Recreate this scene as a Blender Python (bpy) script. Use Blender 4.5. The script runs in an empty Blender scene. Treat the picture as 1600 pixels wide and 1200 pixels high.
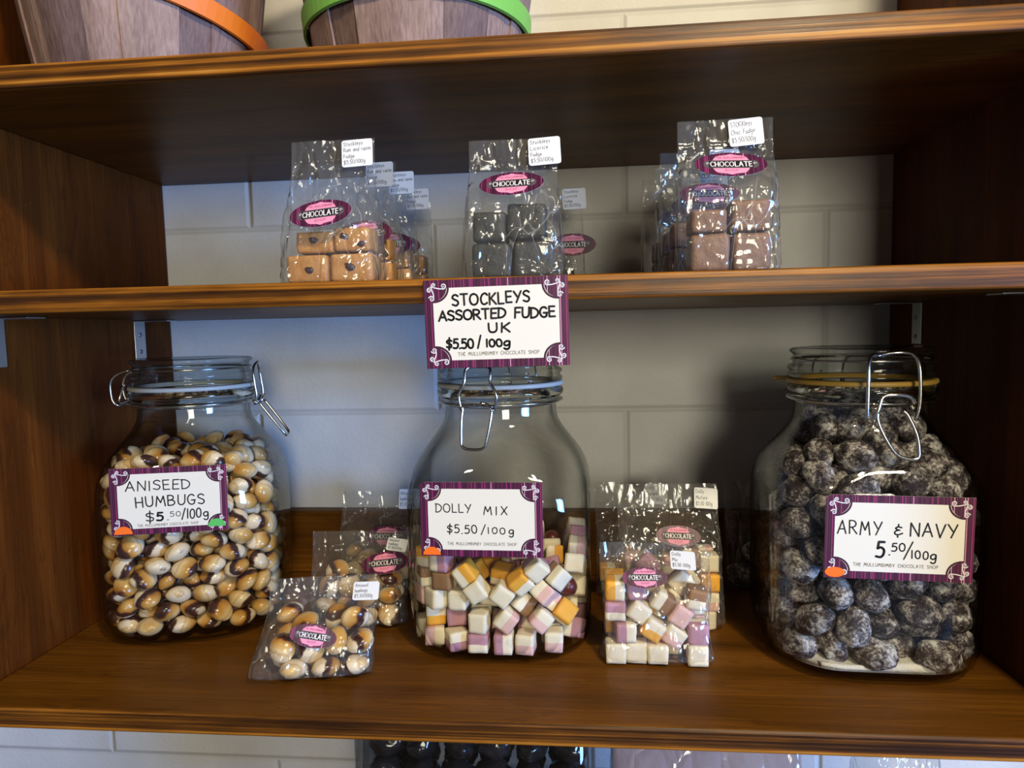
import bpy, bmesh, math, random
from mathutils import Vector, Matrix, Quaternion, noise

random.seed(7)
SC = bpy.context.scene
COL = SC.collection

# ------------------------------------------------------------------ camera
CAM_F = 1060.62            # focal length in pixels of a 1600-wide frame
_r = Vector((0.99577831, 0.08926268, -0.02139445))
_u = Vector((0.01423715, 0.0800621, 0.9966882))
_f = Vector((-0.09067995, 0.99278509, -0.07845325))
cam_data = bpy.data.cameras.new('camera')
cam = bpy.data.objects.new('camera', cam_data)
COL.objects.link(cam)
cam.matrix_world = Matrix(((_r.x, _u.x, -_f.x, 0.42265), (_r.y, _u.y, -_f.y, -0.42686),
                           (_r.z, _u.z, -_f.z, 0.25846), (0, 0, 0, 1)))
cam_data.sensor_width = 36.0
cam_data.lens = 36.0 * CAM_F / 1600.0
cam_data.clip_start = 0.01
SC.camera = cam

# ------------------------------------------------------------------ world, lights, exposure
world = bpy.data.worlds.new('shop_interior')
SC.world = world
world.use_nodes = True
_bg = world.node_tree.nodes['Background']
_bg.inputs['Color'].default_value = (1.0, 0.93, 0.85, 1)
_bg.inputs['Strength'].default_value = 0.06


def area_light(name, loc, target, size, power, color, size_y=None):
    d = bpy.data.lights.new(name, 'AREA')
    d.energy = power
    d.color = color
    d.shape = 'RECTANGLE' if size_y else 'DISK'
    d.size = size
    if size_y:
        d.size_y = size_y
    o = bpy.data.objects.new(name, d)
    COL.objects.link(o)
    o.location = loc
    o.rotation_euler = (Vector(target) - Vector(loc)).to_track_quat('-Z', 'Y').to_euler()
    return o


area_light('ceiling_downlight', (0.80, -0.75, 0.98), (0.30, 0.1, 0.12), 0.09, 8.6, (1.0, 0.83, 0.52))
area_light('ceiling_strip_lamp', (1.15, -1.6, 1.6), (0.3, 0.1, 0.2), 0.9, 12.0, (1.0, 0.89, 0.70), 0.09)
area_light('ceiling_lamp', (-0.35, -1.7, 1.7), (0.3, 0.1, 0.2), 0.14, 2.2, (1.0, 0.88, 0.66))
area_light('front_fill_light', (1.25, -3.0, 0.55), (0.4, 0.1, 0.2), 0.8, 40.0, (1.0, 0.93, 0.74), 0.8)  # unseen fill added in front, standing in for soft ambient shop light
area_light('shop_window', (3.35, -1.75, 0.10), (0.2, 0.2, 0.25), 0.8, 150.0, (0.20, 0.43, 1.0), 0.8)

SC.view_settings.view_transform = 'Standard'
SC.view_settings.look = 'None'
SC.view_settings.gamma = 1.0
SC.view_settings.use_curve_mapping = False
SC.view_settings.exposure = 0.0
SC.cycles.max_bounces = 14
SC.cycles.transmission_bounces = 12
SC.cycles.transparent_max_bounces = 40
SC.cycles.glossy_bounces = 5
SC.cycles.caustics_refractive = True
SC.cycles.caustics_reflective = False
SC.cycles.sample_clamp_indirect = 4.0

# measured places (metres): bottom shelf top is z = 0, shelf fronts are y = 0
DEPTH = 0.288
XL, XR = -0.0185, 0.7387
T = 0.0157
Z_MID, Z_TOP = 0.2769, 0.4230        # undersides
Z_COUNTER = -0.275


# ------------------------------------------------------------------ node helpers
class NT:
    def __init__(self, name):
        self.m = bpy.data.materials.new(name)
        self.m.use_nodes = True
        self.t = self.m.node_tree
        self.t.nodes.clear()
        self.out = self.t.nodes.new('ShaderNodeOutputMaterial')

    def n(self, typ, **kw):
        nd = self.t.nodes.new('ShaderNode' + typ)
        for k, v in kw.items():
            if k.startswith('i_'):
                nd.inputs[k[2:].replace('_', ' ')].default_value = v
            else:
                setattr(nd, k, v)
        return nd

    def l(self, a, b):
        self.t.links.new(a, b)

    def val(self, a, sock):
        if hasattr(a, 'links') or hasattr(a, 'is_output'):
            self.l(a, sock)
        else:
            sock.default_value = a

    def math(self, op, a, b=0.0, c=None):
        nd = self.n('Math', operation=op)
        self.val(a, nd.inputs[0])
        self.val(b, nd.inputs[1])
        if c is not None:
            self.val(c, nd.inputs[2])
        return nd.outputs[0]

    def coord(self, scale=(1, 1, 1), loc=(0, 0, 0), rot=(0, 0, 0), kind='Object'):
        tc = self.n('TexCoord')
        mp = self.n('Mapping')
        mp.inputs['Scale'].default_value = scale
        mp.inputs['Location'].default_value = loc
        mp.inputs['Rotation'].default_value = rot
        self.l(tc.outputs[kind], mp.inputs['Vector'])
        return mp.outputs['Vector']

    def noise(self, vec, scale, detail=4.0, rough=0.55, dist=0.0):
        nd = self.n('TexNoise')
        self.l(vec, nd.inputs['Vector'])
        nd.inputs['Scale'].default_value = scale
        nd.inputs['Detail'].default_value = detail
        nd.inputs['Roughness'].default_value = rough
        nd.inputs['Distortion'].default_value = dist
        return nd.outputs['Fac']

    def ramp(self, fac, stops, interp='LINEAR'):
        nd = self.n('ValToRGB')
        cr = nd.color_ramp
        cr.interpolation = interp
        while len(cr.elements) > 1:
            cr.elements.remove(cr.elements[-1])
        for i, (p, c) in enumerate(stops):
            e = cr.elements[0] if i == 0 else cr.elements.new(p)
            e.position = p
            e.color = (*c, 1) if len(c) == 3 else c
        self.l(fac, nd.inputs['Fac'])
        return nd.outputs['Color']

    def mix(self, fac, a, b, typ='MIX'):
        nd = self.n('Mix', data_type='RGBA', blend_type=typ)
        self.val(fac, nd.inputs[0])
        for s, v in ((nd.inputs[6], a), (nd.inputs[7], b)):
            if isinstance(v, tuple):
                s.default_value = (*v, 1) if len(v) == 3 else v
            else:
                self.l(v, s)
        return nd.outputs[2]

    def fresnel(self, ior, normal=None):
        """reflection of a thin sheet, the same from either side"""
        g = self.n('NewGeometry')
        fr = self.n('Fresnel')
        self.l(self.math('MULTIPLY_ADD', g.outputs['Backfacing'], 1.0 / ior - ior, ior), fr.inputs['IOR'])
        if normal is not None:
            self.l(normal, fr.inputs['Normal'])
        return fr.outputs[0]

    def bump(self, h, strength=0.3, dist=0.001):
        nd = self.n('Bump')
        nd.inputs['Strength'].default_value = strength
        nd.inputs['Distance'].default_value = dist
        self.l(h, nd.inputs['Height'])
        return nd.outputs['Normal']

    def principled(self, color, rough=0.5, normal=None, spec=0.5, metallic=0.0, coat=0.0, sss=0.0):
        p = self.n('BsdfPrincipled')
        if isinstance(color, tuple):
            p.inputs['Base Color'].default_value = (*color, 1)
        else:
            self.l(color, p.inputs['Base Color'])
        self.val(rough, p.inputs['Roughness'])
        p.inputs['Specular IOR Level'].default_value = spec
        p.inputs['Metallic'].default_value = metallic
        p.inputs['Coat Weight'].default_value = coat
        p.inputs['Coat Roughness'].default_value = 0.12
        if sss:
            p.inputs['Subsurface Weight'].default_value = sss
            p.inputs['Subsurface Radius'].default_value = (0.004, 0.003, 0.002)
            p.inputs['Subsurface Scale'].default_value = 1.0
        if normal is not None:
            self.l(normal, p.inputs['Normal'])
        self.l(p.outputs[0], self.out.inputs['Surface'])
        return self.m


def plain(name, color, rough=0.5, spec=0.5, metallic=0.0, coat=0.0, sss=0.0):
    return NT(name).principled(color, rough, None, spec, metallic, coat, sss)


# ------------------------------------------------------------------ materials
def wood(name, grain, dark, mid, light, rough=0.42, contrast=(0.3, 0.52, 0.72), knots=0.8, streak=1.0, spec=0.13, lines=0.45):
    """grain: 'x' or 'z', the direction the fibres run"""
    t = NT(name)
    big = (1.6, 14, 14) if grain == 'x' else (14, 14, 1.6)
    fine = (9, 420, 420) if grain == 'x' else (420, 420, 9)
    v1 = t.coord(big)
    n1 = t.noise(v1, 2.2, 5, 0.6, knots)
    v2 = t.coord(fine)
    n2 = t.noise(v2, 1.0, 3, 0.6)
    rings = t.n('TexWave', wave_type='BANDS', bands_direction='DIAGONAL')
    t.l(t.coord((1.1, 9, 9) if grain == 'x' else (9, 9, 1.1), (0.3, 0.1, 0.7)), rings.inputs['Vector'])
    rings.inputs['Scale'].default_value = 1.1
    rings.inputs['Distortion'].default_value = 9.0
    rings.inputs['Detail'].default_value = 3.0
    rings.inputs['Detail Scale'].default_value = 0.8
    a = t.math('MULTIPLY', n1, 0.52)
    a = t.math('MULTIPLY_ADD', t.math('POWER', rings.outputs['Fac'], 0.35), 0.10, a)
    a = t.math('MULTIPLY_ADD', n2, 0.38 * streak, a)
    c = t.ramp(a, [(contrast[0], dark), (contrast[1], mid), (contrast[2], light)])
    ln = t.math('FRACT', t.math('MULTIPLY', n1, 7.0))
    ln = t.math('MULTIPLY', t.math('LESS_THAN', t.math('ABSOLUTE', t.math('SUBTRACT', ln, 0.5)), 0.06), t.math('MULTIPLY', n2, lines))
    c = t.mix(ln, c, tuple(0.35 * x for x in dark))
    dust = t.noise(t.coord((1, 1, 1)), 900, 2, 0.5)
    c = t.mix(t.math('MULTIPLY', t.math('GREATER_THAN', dust, 0.72), 0.25), c, (0.35, 0.22, 0.12))
    h = t.math('MULTIPLY_ADD', n2, 0.6, t.math('MULTIPLY', n1, 0.3))
    r = t.math('MULTIPLY_ADD', n2, 0.2, rough - 0.1)
    return t.principled(c, r, t.bump(h, 0.3, 0.0006), spec)


M = {}
M['shelf'] = wood('dark_stained_shelf_wood', 'x', (0.058, 0.0205, 0.0024), (0.130, 0.0475, 0.0050), (0.225, 0.088, 0.012), 0.40)
M['panel'] = wood('dark_stained_panel_wood', 'z', (0.040, 0.0105, 0.0010), (0.088, 0.0225, 0.0018), (0.150, 0.042, 0.0040), 0.6, spec=0.12, lines=0.5)


def edge_wood():
    t = NT('worn_shelf_edge_wood')
    s = t.noise(t.coord((2.0, 420, 420)), 1.0, 4, 0.65, 0.3)
    f = t.noise(t.coord((40, 2200, 2200)), 1.0, 2, 0.5)
    lay = t.noise(t.coord((0.7, 240, 240), (5, 0, 3)), 1.0, 1, 0.5, 0.15)
    wear = t.noise(t.coord((9, 60, 60), (2, 0, 9)), 1.0, 3, 0.6)
    a = t.math('MULTIPLY_ADD', s, 0.42, t.math('MULTIPLY_ADD', lay, 0.48, t.math('MULTIPLY_ADD', f, 0.12, t.math('MULTIPLY', wear, 0.22))))
    c = t.ramp(a, [(0.52, (0.026, 0.008, 0.0015)), (0.60, (0.085, 0.028, 0.003)), (0.66, (0.20, 0.067, 0.005)), (0.73, (0.37, 0.135, 0.013)), (0.81, (0.55, 0.27, 0.05))])
    return t.principled(c, t.math('MULTIPLY_ADD', s, 0.3, 0.22), t.bump(t.math('ADD', s, lay), 0.4, 0.0007), 0.32)


M['edge'] = edge_wood()


def block_wall():
    t = NT('white_painted_block_wall')
    v = t.coord((1, 1, 1))
    sep = t.n('SeparateXYZ')
    t.l(v, sep.inputs[0])
    cmb = t.n('CombineXYZ')
    t.l(t.math('ADD', sep.outputs['X'], 20.0 - 0.0772 + 0.2), cmb.inputs['X'])
    t.l(t.math('ADD', sep.outputs['Z'], 20.0 - 0.3738), cmb.inputs['Y'])
    wob = t.noise(v, 30, 3, 0.5)
    b = t.n('TexBrick', offset=0.5, offset_frequency=2, squash=1.0)
    t.l(cmb.outputs[0], b.inputs['Vector'])
    b.inputs['Scale'].default_value = 1.0
    b.inputs['Brick Width'].default_value = 0.4
    b.inputs['Row Height'].default_value = 0.2
    b.inputs['Mortar Size'].default_value = 0.0045
    b.inputs['Mortar Smooth'].default_value = 1.0
    n1 = t.noise(v, 220, 4, 0.6)
    n2 = t.noise(v, 14, 3, 0.5)
    c = t.ramp(n2, [(0.3, (0.66, 0.65, 0.62)), (0.7, (0.76, 0.75, 0.72))])
    c = t.mix(t.math('MULTIPLY', b.outputs['Fac'], 0.22), c, (0.5, 0.49, 0.46))
    pits = t.math('GREATER_THAN', t.noise(v, 75, 2, 0.5), 0.73)
    h = t.math('MULTIPLY_ADD', b.outputs['Fac'], -2.6, t.math('MULTIPLY', n1, 0.45))
    h = t.math('MULTIPLY_ADD', pits, -0.5, t.math('MULTIPLY_ADD', wob, 0.5, h))
    return t.principled(c, 0.6, t.bump(h, 0.55, 0.0018), 0.3)


M['wall'] = block_wall()
M['steel'] = plain('zinc_steel', (0.62, 0.64, 0.66), 0.33, 0.5, 1.0)
M['wire'] = plain('clasp_steel_wire', (0.62, 0.60, 0.56), 0.22, 0.5, 1.0)
M['screw'] = plain('screw_steel', (0.30, 0.31, 0.33), 0.4, 0.5, 1.0)


def thin_glass(name, edge=(0.30, 0.33, 0.31), clear=(0.985, 0.99, 0.985), smear=0.0):
    """One wall of clear glass: what is seen through it is dimmed where the line of sight runs long in the glass."""
    t = NT(name)
    lw = t.n('LayerWeight')
    lw.inputs['Blend'].default_value = 0.5
    tint = t.ramp(lw.outputs['Facing'], [(0.0, clear), (0.52, clear), (0.80, tuple(0.4 * a + 0.6 * b for a, b in zip(clear, edge))), (0.95, edge)])
    tr = t.n('BsdfTransparent')
    t.l(tint, tr.inputs['Color'])
    gl = t.n('BsdfGlossy')
    gl.inputs['Roughness'].default_value = 0.03
    wave = t.noise(t.coord((1, 1, 0.7)), 26, 2, 0.5)
    t.l(t.bump(wave, 0.25, 0.004), gl.inputs['Normal'])
    ms = t.n('MixShader')
    t.l(t.fresnel(1.5), ms.inputs[0])
    t.l(tr.outputs[0], ms.inputs[1])
    t.l(gl.outputs[0], ms.inputs[2])
    t.l(ms.outputs[0], t.out.inputs['Surface'])
    return t.m


M['glass'] = thin_glass('clear_jar_glass')


M['lid_glass'] = thin_glass('jar_lid_glass', (0.20, 0.22, 0.21), (0.94, 0.955, 0.94))
_t = NT('thick_jar_glass')
_g = _t.n('BsdfGlass')
_g.inputs['Color'].default_value = (0.95, 0.97, 0.96, 1)
_g.inputs['Roughness'].default_value = 0.01
_g.inputs['IOR'].default_value = 1.45
_t.l(_g.outputs[0], _t.out.inputs['Surface'])
M['thick_glass'] = _t.m


def film(name, scale=42, haze=0.035, rough=0.10, strength=1.0, tint=(0.85, 0.85, 0.85)):
    t = NT(name)
    v = t.coord((1.5, 1.2, 0.62), (0, 0, 0), (0, 0.35, 0))
    vo = t.n('TexVoronoi', feature='DISTANCE_TO_EDGE')
    wv = t.n('Vector' + 'Math', operation='ADD')
    nz = t.n('TexNoise')
    t.l(v, nz.inputs['Vector'])
    nz.inputs['Scale'].default_value = scale
    sc = t.n('Vector' + 'Math', operation='SCALE')
    t.l(nz.outputs['Color'], sc.inputs[0])
    sc.inputs['Scale'].default_value = 0.030
    t.l(v, wv.inputs[0])
    t.l(sc.outputs[0], wv.inputs[1])
    t.l(wv.outputs[0], vo.inputs['Vector'])
    vo.inputs['Scale'].default_value = scale * 0.9
    crease = t.math('MINIMUM', vo.outputs['Distance'], 0.16)
    soft = t.noise(v, scale * 0.7, 3, 0.5)
    h = t.math('MULTIPLY_ADD', crease, 2.4, t.math('MULTIPLY', soft, 1.6))
    nrm = t.bump(h, strength, 0.0026)
    tr = t.n('BsdfTransparent')
    tr.inputs['Color'].default_value = (0.965, 0.965, 0.955, 1)
    gl = t.n('BsdfGlossy')
    gl.inputs['Roughness'].default_value = rough
    t.l(nrm, gl.inputs['Normal'])
    df = t.n('BsdfDiffuse')
    df.inputs['Color'].default_value = (*tint, 1)
    t.l(nrm, df.inputs['Normal'])
    f2 = t.math('ADD', t.fresnel(1.5, nrm), 0.02)
    m0 = t.n('MixShader')
    line = t.math('SUBTRACT', 1.0, t.math('MINIMUM', t.math('DIVIDE', vo.outputs['Distance'], 0.045), 1.0))
    some = t.ramp(t.noise(v, 26, 2, 0.5), [(0.48, (0, 0, 0)), (0.62, (1, 1, 1))])
    t.l(t.math('MULTIPLY_ADD', t.math('MULTIPLY', t.math('POWER', line, 3.0), some), 0.22, haze), m0.inputs[0])
    t.l(tr.outputs[0], m0.inputs[1])
    t.l(df.outputs[0], m0.inputs[2])
    ms = t.n('MixShader')
    t.l(f2, ms.inputs[0])
    t.l(m0.outputs[0], ms.inputs[1])
    t.l(gl.outputs[0], ms.inputs[2])
    t.l(ms.outputs[0], t.out.inputs['Surface'])
    return t.m


M['film'] = film('crinkled_clear_film')
M['pinkfilm'] = film('pale_pink_film', 30, 0.55, 0.12, 0.8, (0.60, 0.41, 0.35))
M['paper'] = plain('cream_card', (0.80, 0.755, 0.645), 0.55, 0.3)
M['label'] = plain('white_sticker_paper', (0.78, 0.79, 0.80), 0.5, 0.3)
M['ink'] = plain('black_marker_ink', (0.012, 0.012, 0.014), 0.5, 0.3)
M['penink'] = plain('dark_blue_pen_ink', (0.05, 0.06, 0.11), 0.5, 0.3)
M['greyink'] = plain('grey_print_ink', (0.10, 0.08, 0.09), 0.5, 0.3)
M['white'] = plain('white_print', (0.80, 0.74, 0.76), 0.5, 0.3)
M['plum'] = plain('dark_plum_print', (0.055, 0.012, 0.035), 0.45, 0.3)
M['black'] = plain('black_print', (0.012, 0.010, 0.012), 0.45, 0.3)
M['pink'] = plain('pink_print', (0.80, 0.29, 0.45), 0.45, 0.3)
M['rose'] = plain('rose_print', (0.40, 0.07, 0.17), 0.45, 0.3)
M['dot_orange'] = plain('fluorescent_orange_sticker', (0.95, 0.17, 0.015), 0.5, 0.3)
M['dot_green'] = plain('green_sticker', (0.10, 0.50, 0.11), 0.5, 0.3)
M['gasket_clear'] = plain('pale_silicone', (0.50, 0.51, 0.47), 0.4, 0.5)
M['gasket_yellow'] = plain('amber_rubber', (0.55, 0.32, 0.06), 0.45, 0.4)


def stripes():
    t = NT('plum_pinstripe_print')
    sep = t.n('SeparateXYZ')
    t.l(t.coord(), sep.inputs[0])
    q = t.math('FLOOR', t.math('DIVIDE', sep.outputs['X'], 0.00052))
    wn = t.n('TexWhiteNoise', noise_dimensions='1D')
    t.l(q, wn.inputs['W'])
    c = t.ramp(wn.outputs['Value'], [(0.0, (0.050, 0.009, 0.030)), (0.42, (0.080, 0.014, 0.046)), (0.72, (0.15, 0.021, 0.080)),
                                     (0.85, (0.34, 0.035, 0.16)), (0.93, (0.62, 0.30, 0.42))], 'CONSTANT')
    return t.principled(c, 0.4, None, 0.35)


M['stripes'] = stripes()


def humbug_mat():
    t = NT('striped_humbug_candy')
    v = t.coord()
    sep = t.n('SeparateXYZ')
    t.l(v, sep.inputs[0])
    oi = t.n('ObjectInfo')
    n1 = t.noise(v, 110, 2, 0.5)
    x = t.math('DIVIDE', sep.outputs['X'], 0.024)
    x = t.math('MULTIPLY_ADD', sep.outputs['Z'], 14.0, x)
    a = t.math('ADD', x, t.math('MULTIPLY_ADD', n1, 0.28, oi.outputs['Random']))
    a = t.math('FRACT', t.math('ADD', a, 5.0))
    cream, brown, amber, dark = (0.76, 0.62, 0.42), (0.075, 0.030, 0.022), (0.42, 0.18, 0.030), (0.034, 0.014, 0.012)
    c = t.ramp(a, [(0.0, cream), (0.20, cream), (0.25, brown), (0.34, dark), (0.44, brown), (0.50, amber), (0.64, (0.55, 0.30, 0.075)), (0.78, (0.66, 0.43, 0.17)), (0.84, (0.72, 0.54, 0.30)), (0.93, (0.60, 0.38, 0.15)), (0.98, cream)])
    return t.principled(c, 0.22, t.bump(n1, 0.15, 0.0008), 0.5)


M['humbug'] = humbug_mat()


def army_mat():
    t = NT('sugar_dusted_dark_candy')
    v = t.coord()
    oi = t.n('ObjectInfo')
    ad = t.n('Vector' + 'Math', operation='ADD')
    t.l(v, ad.inputs[0])
    t.l(oi.outputs['Random'], ad.inputs[1])
    w = ad.outputs[0]
    grain = t.noise(w, 480, 4, 0.75)
    patch = t.noise(w, 95, 3, 0.65)
    a = t.math('MULTIPLY_ADD', patch, 0.75, t.math('MULTIPLY', grain, 0.62))
    a = t.math('MULTIPLY_ADD', oi.outputs['Random'], 0.05, a)
    c = t.ramp(a, [(0.59, (0.014, 0.009, 0.011)), (0.67, (0.060, 0.046, 0.050)), (0.745, (0.26, 0.23, 0.225)), (0.84, (0.66, 0.64, 0.62))])
    r = t.math('MULTIPLY_ADD', a, 0.5, 0.25)
    return t.principled(c, r, t.bump(a, 1.0, 0.0020), 0.4)


M['army'] = army_mat()
M['sugar'] = NT('loose_white_sugar')
_t = M['sugar']
M['sugar'] = _t.principled((0.80, 0.78, 0.74), 0.7, _t.bump(_t.noise(_t.coord(), 700, 2), 0.6, 0.001), 0.4)


def paste(name, top, low=None, rough=0.6):
    """sugar paste; a second colour below the middle plane"""
    t = NT(name)
    v = t.coord()
    n = t.noise(v, 190, 3, 0.6)
    if low:
        sep = t.n('SeparateXYZ')
        t.l(v, sep.inputs[0])
        k = t.math('MULTIPLY_ADD', n, 0.0016, sep.outputs['Z'])
        c = t.mix(t.math('GREATER_THAN', k, 0.0008), low, top)
    else:
        c = t.mix(t.math('MULTIPLY', n, 0.3), top, tuple(x * 0.85 for x in top))
    return t.principled(c, rough, t.bump(n, 0.3, 0.0008), 0.35, sss=0.12)


CREAM = (0.86, 0.765, 0.57)
DOLLY = {
    'mauve': paste('cream_and_mauve_paste', CREAM, (0.50, 0.26, 0.32)),
    'pink': paste('cream_and_pink_paste', CREAM, (0.80, 0.50, 0.44)),
    'orange': paste('cream_and_orange_paste', CREAM, (0.85, 0.41, 0.045)),
    'brown': paste('cream_and_brown_paste', CREAM, (0.30, 0.16, 0.075)),
    'cream': paste('cream_paste', CREAM),
    'amber': paste('orange_paste', (0.85, 0.42, 0.05)),
    'jelly': plain('dark_red_jelly', (0.10, 0.014, 0.014), 0.35, 0.5),
}
_t = NT('grey_sugared_jelly')
DOLLY['grey'] = _t.principled(_t.ramp(_t.noise(_t.coord(), 420, 2), [(0.4, (0.13, 0.125, 0.10)), (0.65, (0.36, 0.34, 0.28))]), 0.5, None, 0.4)


def fudge_mat(name, a, b, rough=0.5):
    t = NT(name)
    v = t.coord()
    n1 = t.noise(v, 95, 4, 0.65)
    n2 = t.noise(v, 380, 3, 0.6)
    c = t.ramp(n1, [(0.35, a), (0.65, b)])
    return t.principled(c, rough, t.bump(t.math('ADD', n1, t.math('MULTIPLY', n2, 0.4)), 0.45, 0.0015), 0.4)


M['fudge_raisin'] = fudge_mat('golden_fudge', (0.42, 0.175, 0.038), (0.58, 0.29, 0.085))
M['fudge_licorice'] = fudge_mat('black_licorice_fudge', (0.020, 0.020, 0.016), (0.040, 0.039, 0.031))
M['fudge_choc'] = fudge_mat('chocolate_fudge', (0.17, 0.082, 0.048), (0.27, 0.145, 0.09))
M['raisin'] = fudge_mat('raisin_skin', (0.018, 0.008, 0.010), (0.05, 0.02, 0.02), 0.35)


def slat_mat(name, a, b):
    t = NT(name)
    n1 = t.noise(t.coord((500, 500, 14)), 1.0, 4, 0.65)
    n2 = t.noise(t.coord((40, 40, 6)), 1.0, 3, 0.5)
    f = t.math('MULTIPLY_ADD', n1, 0.7, t.math('MULTIPLY', n2, 0.45))
    c = t.ramp(f, [(0.38, a), (0.75, b)])
    return t.principled(c, 0.6, t.bump(n1, 0.4, 0.0006), 0.3)


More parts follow.
